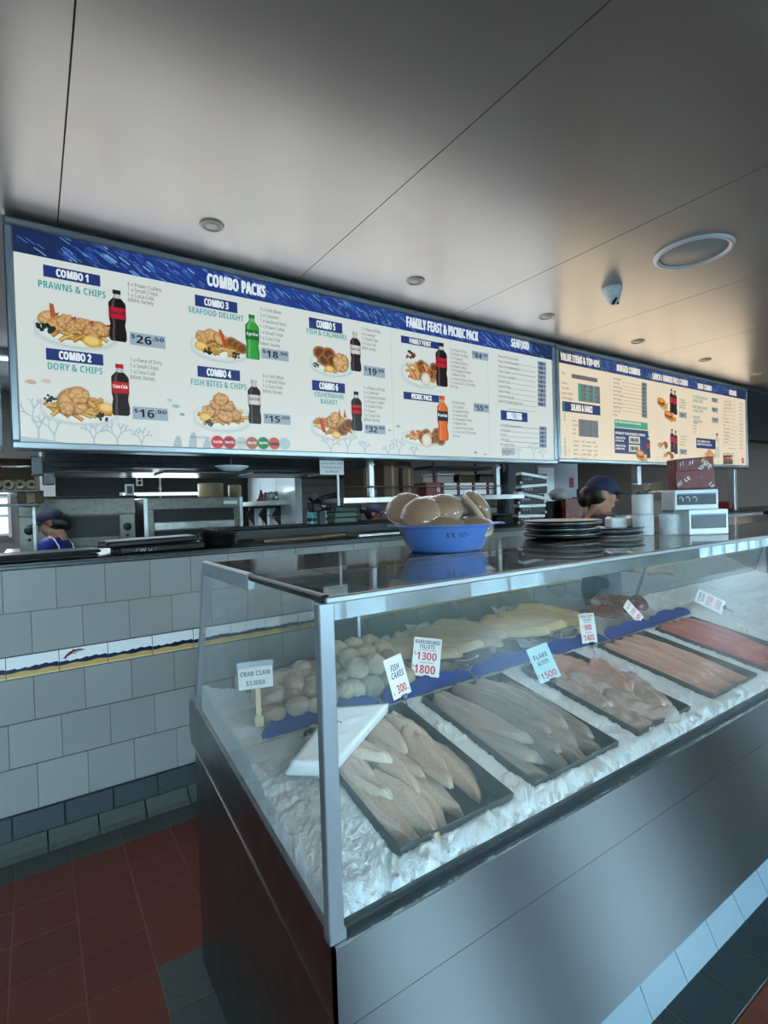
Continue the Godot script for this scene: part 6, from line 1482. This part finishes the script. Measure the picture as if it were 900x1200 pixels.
	var bs = thing("side_bench", "low steel bench along the sheeted partition", "bench", Vector3(2.0, 0, -5.85)); part(bs, "bench_top", cbox(0.34, 0.04, 1.3, 0.004), "steel", Vector3(0.12, 1.13, 0)); for s in [-1, 1]: part(bs, "leg", cbox(0.04, 1.11, 0.04, 0.004), "steel", Vector3(0.0, 0.56, s * 0.6))
	# shelving at the far end with carton, paper rolls and small boxes, and the bright side window
	var rk = thing("storage_rack", "steel storage rack stacked with cartons beside the ovens", "rack", Vector3(-0.17, 0, -4.65))
	for y in [1.585, 1.685, 0.9]: part(rk, "rack_shelf", cbox(0.46, 0.02, 0.36, 0.003), "steel_dark", Vector3(-0.02, y - 0.012, 0))
	for sx in [-1, 1]: part(rk, "upright", cbox(0.025, 2.1, 0.025, 0.003), "steel", Vector3(sx * 0.20 - 0.03, 1.05, -0.17))
	var ct = thing("cardboard_carton", "brown carton with a red print on the storage rack", "carton", Vector3(-0.14, 1.755, -4.72)); part(ct, "box", cbox(0.30, 0.16, 0.22, 0.003), "card", Vector3(0, 0.08, 0)); part(ct, "red_print", cbox(0.12, 0.05, 0.002, 0.0), "red_card", Vector3(-0.06, 0.10, 0.111))
	for k in 4:
		var r = thing("paper_tube", "cream paper roll lying under the brown carton on the rack", "paper roll", Vector3(-0.21 + k * 0.068, 1.718, -4.60), 0.0, "paper rolls on the rack"); r.rotation.x = PI / 2
		part(r, "roll", lathe([Vector2(0.012, -0.12), Vector2(0.032, -0.12), Vector2(0.033, -0.118), Vector2(0.033, 0.118), Vector2(0.032, 0.12), Vector2(0.012, 0.12), Vector2(0.012, -0.12)], 20), "card_cream"); part(r, "core", lathe([Vector2(0.009, -0.12), Vector2(0.0115, -0.12), Vector2(0.0115, 0.12), Vector2(0.009, 0.12)], 14), "card")
	for k in 3:
		var r = thing("small_box", "small brown box in the row on the storage rack", "box", Vector3(-0.07 + k * 0.055, 1.586, -4.62), 0.0, "small brown boxes on the rack"); part(r, "box", cbox(0.048, 0.088, 0.10, 0.003), "card_pale" if k == 1 else "card", Vector3(0, 0.045, 0)); part(r, "lid", cbox(0.05, 0.012, 0.102, 0.002), "card", Vector3(0, 0.085, 0))
	var wd = struct("window_5", cbox(0.26, 0.40, 0.02, 0.0), "day_window", Vector3(-0.35, 1.50, -6.82), Vector3.ZERO, "small bright frosted kitchen window", "window")
	for s in [-1, 1]: part(wd, "window_frame", cbox(0.03, 0.46, 0.05, 0.003), "white_paint", Vector3(s * 0.135, 0, 0.01))
	for s in [-1, 0, 1]: part(wd, "window_rail", cbox(0.26, 0.025, 0.05, 0.003), "white_paint", Vector3(0, s * 0.2, 0.01))
	area_light("kitchen_window_light", Vector3(-0.35, 1.50, -6.78), Vector2(0.24, 0.36), Color(0.92, 0.98, 1.0), 0.5, PI)
	# red-edged white panel beside the first board
	var pn = thing("promo_panel", "white hanging panel with a red edge beside the combo menu board", "panel", Vector3(-0.27, 1.80, -3.02)); part(pn, "sheet", cbox(0.32, 0.86, 0.02, 0.002), "white_paint", Vector3(0, 0.45, 0)); part(pn, "red_edge", cbox(0.03, 0.30, 0.006, 0.001), "red_card", Vector3(0.145, 0.72, 0.012)); part(pn, "foot_rail", cbox(0.32, 0.03, 0.03, 0.003), "steel_dark", Vector3(0, 0.01, 0))
	# cool-room door, sign and far kitchen bits
	var fr = thing("cool_room_unit", "pale blue-grey upright fridge in the far kitchen", "fridge", Vector3(5.95, 0, -4.9)); part(fr, "body", cbox(0.90, 2.05, 0.70, 0.01), "blue_door", Vector3(0, 1.03, 0)); part(fr, "door", cbox(0.86, 1.90, 0.03, 0.006), "blue_door", Vector3(0, 1.08, 0.365)); part(fr, "red_sticker", cbox(0.10, 0.14, 0.003, 0.001), "red_card", Vector3(0.28, 1.72, 0.382)); part(fr, "white_sheet", cbox(0.32, 0.45, 0.003, 0.001), "white_panel", Vector3(-0.26, 1.70, 0.382)); part(fr, "handle", cbox(0.03, 0.3, 0.04, 0.006), "steel_bright", Vector3(0.38, 1.1, 0.40))
	var bk = thing("dish_rack", "tall dark wire rack hung with pans in the far kitchen", "rack", Vector3(4.75, 0, -5.25))
	for sx in [-1, 1]: for sz in [-1, 1]: part(bk, "upright", cbox(0.03, 2.3, 0.03, 0.003), "charcoal", Vector3(sx * 0.6, 1.15, sz * 0.25))
	for y in [0.5, 1.15, 1.42, 1.68, 1.95]: part(bk, "rack_shelf", cbox(1.24, 0.025, 0.54, 0.003), "steel_dark", Vector3(0, y, 0))
	for k in 9:
		var bx = thing("storage_tub", ["pale storage tub on the dark wire rack", "brown storage box on the dark wire rack", "grey storage tub on the dark wire rack"][k % 3], "tub", Vector3(4.36 + (k % 3) * 0.38, [1.164, 1.434, 1.694][k / 3], -5.17), 0.1 * (k % 2), "tubs on the wire rack")
		part(bx, "body", cbox(0.28, 0.15, 0.30, 0.012), ["paper_grey", "card", "grey_paint"][k % 3], Vector3(0, 0.076, 0)); part(bx, "lid", cbox(0.295, 0.022, 0.315, 0.006), ["white_paint", "card_pale", "charcoal"][k % 3], Vector3(0, 0.160, 0))
	var hc = thing("cook_counter", "dark kitchen counter behind the worker in the peaked cap", "counter", Vector3(3.7, 0, -5.9)); part(hc, "cabinet", cbox(2.3, 1.10, 0.6, 0.006), "charcoal", Vector3(0, 0.55, 0)); part(hc, "top", cbox(2.34, 0.03, 0.64, 0.004), "steel_dark", Vector3(0, 1.117, 0))
	struct("wall_far_end", cbox(0.12, 2.8, 4.0, 0.0), "wall_paint", Vector3(9.6, 1.41, -4.9), Vector3.ZERO, "grey end wall of the kitchen", "wall")
	struct("beam_1", cbox(3.4, 0.62, 0.20, 0.0), "charcoal", Vector3(9.25, 2.50, -2.95), Vector3.ZERO, "dark bulkhead beside the far menu board", "beam")
	var rl = thing("end_rail_bench", "dark grey bench rail at the far end of the counter", "bench", Vector3(8.7, 0, -3.0)); part(rl, "rail", cbox(1.6, 0.12, 0.5, 0.01), "charcoal", Vector3(0, 1.20, 0)); for s in [-1, 1]: part(rl, "support", cbox(0.08, 1.14, 0.4, 0.004), "grey_paint", Vector3(s * 0.7, 0.57, 0))

# ------------------------------------------------------------------ people (signed distance field meshed as surface nets)
func sdf_mesh(st: SurfaceTool, prims: Array, lo: Vector3, hi: Vector3, cell: float, k: float, colour: Callable, xf: Transform3D):
	var nx := int((hi.x - lo.x) / cell) + 2; var ny := int((hi.y - lo.y) / cell) + 2; var nz := int((hi.z - lo.z) / cell) + 2
	var F := PackedFloat32Array(); F.resize(nx * ny * nz); F.fill(1.0)
	for p in prims:
		var a: Vector3; var b: Vector3; var rm: float
		if p[0] == 0: a = p[1].min(p[2]); b = p[1].max(p[2]); rm = max(p[3], p[4])
		else: a = p[1]; b = p[1]; rm = max(p[2].x, max(p[2].y, p[2].z))
		rm += k + cell * 2
		var i0: int = max(0, int((a.x - rm - lo.x) / cell)); var i1: int = min(nx - 1, int((b.x + rm - lo.x) / cell) + 1)
		var j0: int = max(0, int((a.y - rm - lo.y) / cell)); var j1: int = min(ny - 1, int((b.y + rm - lo.y) / cell) + 1)
		var l0: int = max(0, int((a.z - rm - lo.z) / cell)); var l1: int = min(nz - 1, int((b.z + rm - lo.z) / cell) + 1)
		for i in range(i0, i1 + 1):
			for j in range(j0, j1 + 1):
				for l in range(l0, l1 + 1):
					var q := lo + Vector3(i, j, l) * cell
					var d: float
					if p[0] == 0:
						var pa: Vector3 = q - p[1]; var ba: Vector3 = p[2] - p[1]
						var h: float = clamp(pa.dot(ba) / ba.length_squared(), 0.0, 1.0)
						d = (pa - ba * h).length() - lerpf(p[3], p[4], h)
					else:
						var r: Vector3 = p[2]
						var e: Vector3 = (q - p[1]) / r
						d = (e.length() - 1.0) * min(r.x, min(r.y, r.z))
					var at := (i * ny + j) * nz + l
					var o := F[at]
					var hh: float = max(k - abs(o - d), 0.0) / k
					F[at] = min(o, d) - hh * hh * k * 0.25
	var idx := {}
	var pts := PackedVector3Array(); var offs := [Vector3i(0, 0, 0), Vector3i(1, 0, 0), Vector3i(0, 1, 0), Vector3i(0, 0, 1), Vector3i(1, 1, 0), Vector3i(1, 0, 1), Vector3i(0, 1, 1), Vector3i(1, 1, 1)]
	var ed := [[0, 1], [0, 2], [0, 3], [1, 4], [1, 5], [2, 4], [2, 6], [3, 5], [3, 6], [4, 7], [5, 7], [6, 7]]
	for i in nx - 1:
		for j in ny - 1:
			for l in nz - 1:
				var base := (i * ny + j) * nz + l
				var s0 := F[base] < 0
				if s0 == (F[base + 1] < 0) and s0 == (F[base + nz] < 0) and s0 == (F[base + ny * nz] < 0) and s0 == (F[base + nz + 1] < 0) and s0 == (F[base + ny * nz + 1] < 0) and s0 == (F[base + ny * nz + nz] < 0) and s0 == (F[base + ny * nz + nz + 1] < 0): continue
				var sum := Vector3.ZERO; var n := 0
				for e in ed:
					var A: Vector3i = offs[e[0]]; var B: Vector3i = offs[e[1]]
					var fa := F[((i + A.x) * ny + j + A.y) * nz + l + A.z]; var fb := F[((i + B.x) * ny + j + B.y) * nz + l + B.z]
					if (fa < 0) != (fb < 0):
						sum += Vector3(A).lerp(Vector3(B), fa / (fa - fb)); n += 1
				idx[base] = pts.size()
				pts.append(lo + (Vector3(i, j, l) + sum / n) * cell)
	var em = func(a, b, c, d, flip):
		var q := [pts[a], pts[b], pts[c], pts[d]]
		if flip: q = [q[3], q[2], q[1], q[0]]
		for v in [q[0], q[2], q[1], q[0], q[3], q[2]]:
			st.set_color(colour.call(v)); st.add_vertex(xf * v)
	for i in range(1, nx - 1):
		for j in range(1, ny - 1):
			for l in range(1, nz - 1):
				var base := (i * ny + j) * nz + l
				var s0 := F[base] < 0
				if s0 != (F[base + ny * nz] < 0) and idx.has(base) and idx.has(base - nz) and idx.has(base - nz - 1) and idx.has(base - 1): em.call(idx[base], idx[base - 1], idx[base - nz - 1], idx[base - nz], not s0)
				if s0 != (F[base + nz] < 0) and idx.has(base) and idx.has(base - ny * nz) and idx.has(base - ny * nz - 1) and idx.has(base - 1): em.call(idx[base], idx[base - ny * nz], idx[base - ny * nz - 1], idx[base - 1], not s0)
				if s0 != (F[base + 1] < 0) and idx.has(base) and idx.has(base - ny * nz) and idx.has(base - ny * nz - nz) and idx.has(base - nz): em.call(idx[base], idx[base - nz], idx[base - ny * nz - nz], idx[base - ny * nz], not s0)

func person(label, at: Vector3, yaw: float, height: float, shirt: Color, head_turn: Vector3, hair_style: int, glasses: bool, piping: bool):
	var t = thing("person", label, "person", at, yaw, "")
	var sc := height / 1.66
	var skin := Color(0.44, 0.22, 0.15); var pants := Color(0.02, 0.02, 0.025)
	var st := SurfaceTool.new(); st.begin(Mesh.PRIMITIVE_TRIANGLES); st.set_smooth_group(0)
	var body := [[1, Vector3(0, 0.90, 0), Vector3(0.165, 0.13, 0.12)], [1, Vector3(0, 1.03, 0.01), Vector3(0.150, 0.17, 0.11)], [1, Vector3(0, 1.21, 0.0), Vector3(0.165, 0.19, 0.115)], [0, Vector3(-0.15, 1.345, -0.01), Vector3(0.15, 1.345, -0.01), 0.060, 0.060], [0, Vector3(0, 1.36, -0.02), Vector3(0, 1.46, -0.005), 0.052, 0.048]]
	for s in [-1, 1]:
		body.append([0, Vector3(s * 0.175, 1.335, -0.005), Vector3(s * 0.215, 1.08, 0.03), 0.052, 0.040])
		body.append([0, Vector3(s * 0.215, 1.08, 0.03), Vector3(s * 0.150, 1.02, 0.26), 0.038, 0.026])
		body.append([0, Vector3(s * 0.09, 0.86, 0), Vector3(s * 0.10, 0.48, 0.02), 0.088, 0.060]); body.append([0, Vector3(s * 0.10, 0.48, 0.02), Vector3(s * 0.10, 0.09, -0.02), 0.058, 0.040]); body.append([0, Vector3(s * 0.10, 0.045, -0.03), Vector3(s * 0.115, 0.038, 0.15), 0.042, 0.032])
	var bcol = func(v: Vector3):
		if v.y > 1.40: return skin
		if v.z > 0.13 and v.y > 0.9 and abs(v.x) > 0.10: return skin
		if v.y < 0.08: return Color(0.015, 0.015, 0.015)
		return shirt if v.y > 0.88 else pants
	var S := Transform3D(Basis.from_scale(Vector3.ONE * sc), Vector3.ZERO)
	sdf_mesh(st, body, Vector3(-0.34, -0.02, -0.2), Vector3(0.34, 1.52, 0.36), 0.019, 0.045, bcol, S)
	# hands
	for s in [-1, 1]:
		var hand := [[1, Vector3(0, 0, 0.045), Vector3(0.038, 0.015, 0.048)], [0, Vector3(0, 0, -0.02), Vector3(0, 0, 0.02), 0.024, 0.022]]
		for f in 4:
			var x := -0.027 + f * 0.018; var l: float = [0.030, 0.036, 0.034, 0.026][f]
			hand.append([0, Vector3(x, 0, 0.08), Vector3(x * 1.15, -0.006, 0.08 + l), 0.009, 0.0085]); hand.append([0, Vector3(x * 1.15, -0.006, 0.08 + l), Vector3(x * 1.2, -0.028, 0.085 + l * 1.6), 0.0085, 0.007])
		hand.append([0, Vector3(-s * 0.030, 0, 0.02), Vector3(-s * 0.055, -0.012, 0.055), 0.012, 0.010]); hand.append([0, Vector3(-s * 0.055, -0.012, 0.055), Vector3(-s * 0.058, -0.022, 0.082), 0.010, 0.008])
		sdf_mesh(st, hand, Vector3(-0.075, -0.045, -0.05), Vector3(0.075, 0.03, 0.165), 0.0045, 0.008, func(v): return skin, S * Transform3D(Basis(Vector3.UP, -s * 0.25), Vector3(s * 0.147, 1.018, 0.275)))
	# head
	var H := S * Transform3D(Basis.from_euler(head_turn), Vector3(0, 1.535, 0.015))
	var hp := [[1, Vector3(0, 0.025, -0.012), Vector3(0.076, 0.098, 0.096)], [1, Vector3(0, -0.055, 0.026), Vector3(0.058, 0.060, 0.062)], [1, Vector3(0, -0.100, 0.058), Vector3(0.024, 0.018, 0.022)], [0, Vector3(0, 0.006, 0.086), Vector3(0, -0.032, 0.110), 0.009, 0.0125], [0, Vector3(-0.034, 0.026, 0.076), Vector3(0.034, 0.026, 0.076), 0.013, 0.013], [0, Vector3(-0.017, -0.067, 0.086), Vector3(0.017, -0.067, 0.086), 0.0085, 0.0085], [0, Vector3(0, -0.06, -0.015), Vector3(0, -0.20, -0.03), 0.050, 0.052]]
	for s in [-1, 1]: hp.append([1, Vector3(s * 0.040, -0.032, 0.060), Vector3(0.024, 0.026, 0.022)]); hp.append([1, Vector3(s * 0.078, -0.004, -0.010), Vector3(0.011, 0.031, 0.019)])
	var hcol = func(v: Vector3):
		if v.z > 0.07 and abs(v.y + 0.067) < 0.008 and abs(v.x) < 0.022: return Color(0.36, 0.10, 0.09)
		var e := Vector2(abs(v.x) - 0.031, v.y - 0.003)
		if v.z > 0.05 and e.length() < 0.007: return Color(0.03, 0.02, 0.015)
		if v.z > 0.05 and abs(e.y) < 0.006 and abs(e.x) < 0.014: return Color(0.6, 0.56, 0.52)
		if v.z > 0.05 and abs(v.y - 0.026) < 0.005 and abs(e.x) < 0.02: return Color(0.06, 0.04, 0.03)
		return skin
	sdf_mesh(st, hp, Vector3(-0.11, -0.19, -0.13), Vector3(0.11, 0.14, 0.14), 0.006, 0.018, hcol, H)
	st.index(); st.generate_normals()
	if not M.has("person_cloth"):
		var pm = mat("person_cloth", Color(1, 1, 1), 0.6); pm.vertex_color_use_as_albedo = true
	part(t, "body", st.commit(), "person_cloth")
	# hair: back of the head and bun
	var hs := SurfaceTool.new(); hs.begin(Mesh.PRIMITIVE_TRIANGLES); hs.set_smooth_group(0)
	var hr := [[1, Vector3(0, -0.005, -0.034), Vector3(0.082, 0.088, 0.080)]]
	if hair_style == 0: hr.append([1, Vector3(0, 0.03, -0.15), Vector3(0.040, 0.042, 0.038)]); hr.append([0, Vector3(0, 0.02, -0.10), Vector3(0, 0.028, -0.14), 0.03, 0.03])
	elif hair_style == 1: hr.append([1, Vector3(0, -0.04, -0.105), Vector3(0.056, 0.07, 0.045)])
	else: hr.append([1, Vector3(0, -0.04, -0.075), Vector3(0.085, 0.085, 0.065)])
	sdf_mesh(hs, hr, Vector3(-0.11, -0.15, -0.21), Vector3(0.11, 0.14, 0.07), 0.008, 0.02, func(v): return Color(1, 1, 1), H)
	hs.index(); hs.generate_normals()
	part(t, "hair", hs.commit(), "hair")
	# peaked cap
	var cs := SurfaceTool.new(); cs.begin(Mesh.PRIMITIVE_TRIANGLES); cs.set_smooth_group(0)
	var crown := []
	for i in 9:
		var a := PI / 2 * i / 8.0
		crown.append(Vector2(0.100 * cos(a), 0.036 + 0.104 * sin(a)))
	crown.insert(0, Vector2(0.097, 0.022))
	cs.append_from(lathe(crown, 32), 0, H * Transform3D(Basis(Vector3.RIGHT, 0.10) * Basis.from_scale(Vector3(0.92, 0.92, 1.10)), Vector3(0, -0.004, -0.004)))
	cs.index(); cs.generate_normals()
	var cap = part(t, "cap", cs.commit(), "cap_navy")
	var top := []; var bot := []
	for i in 13:
		var a := []; var b := []
		for j in 7:
			var u := i / 6.0 - 1.0; var v := j / 6.0
			var ang := u * 1.05
			var rr := lerpf(0.092, 0.196, v)
			var p := Vector3(sin(ang) * (0.088 + 0.012 * v), 0.044 - 0.012 * v - 0.018 * u * u, cos(ang) * rr * lerpf(1.05, 0.98 - 0.10 * u * u, v))
			a.append(H * p); b.append(H * (p + Vector3(0, -0.003, 0)))
		top.append(a); bot.append(b)
	part(cap, "brim", shell(top, bot), "cap_navy")
	if glasses:
		var gs := SurfaceTool.new(); gs.begin(Mesh.PRIMITIVE_TRIANGLES); gs.set_smooth_group(0)
		for s in [-1, 1]:
			var pts := []
			for i in 21:
				var a := TAU * i / 20
				pts.append(H * Vector3(s * 0.032 + cos(a) * 0.024, 0.000 + sin(a) * 0.018, 0.104 - abs(cos(a) * 0.024 * s + 0.0) * 0.15))
			add_tube(gs, pts, 0.0028, 6)
			add_tube(gs, [H * Vector3(s * 0.056, 0.006, 0.10), H * Vector3(s * 0.080, 0.006, 0.03), H * Vector3(s * 0.084, 0.0, -0.02)], 0.0026, 6)
		add_tube(gs, [H * Vector3(-0.009, 0.004, 0.106), H * Vector3(0.009, 0.004, 0.106)], 0.0026, 6)
		gs.index(); gs.generate_normals()
		part(t, "glasses", gs.commit(), "black_plastic")
	if piping:
		var ps := SurfaceTool.new(); ps.begin(Mesh.PRIMITIVE_TRIANGLES); ps.set_smooth_group(0)
		for s in [-1, 1]: add_tube(ps, [S * Vector3(s * 0.055, 1.41, 0.02), S * Vector3(s * 0.10, 1.408, -0.01), S * Vector3(s * 0.13, 1.385, -0.06), S * Vector3(s * 0.14, 1.33, -0.095), S * Vector3(s * 0.145, 1.24, -0.11)], 0.006, 6)
		ps.index(); ps.generate_normals()
		part(t, "piping", ps.commit(), "ink_white")
	return t

func build_people():
	var blue := Color(0.012, 0.035, 0.22)
	# yaw turns local +z (facing) round y
	person("worker in a navy cap and blue shirt with white piping, stooping by the ovens", Vector3(0.13, 0.01, -5.05), -2.0, 1.54, Color(0.02, 0.045, 0.30), Vector3(0.30, 0.1, 0), 1, false, true)
	person("worker in a navy peaked cap seen in profile below the overhead shelf", Vector3(3.22, 0.01, -5.0), 1.05, 1.50, blue, Vector3(0.12, 0, 0), 0, false, false)
	person("worker with glasses and a dark peaked cap standing behind the display case", Vector3(3.16, 0, -2.08), 0.95, 1.65, Color(0.012, 0.02, 0.09), Vector3(0.18, 0, 0), 1, true, false)
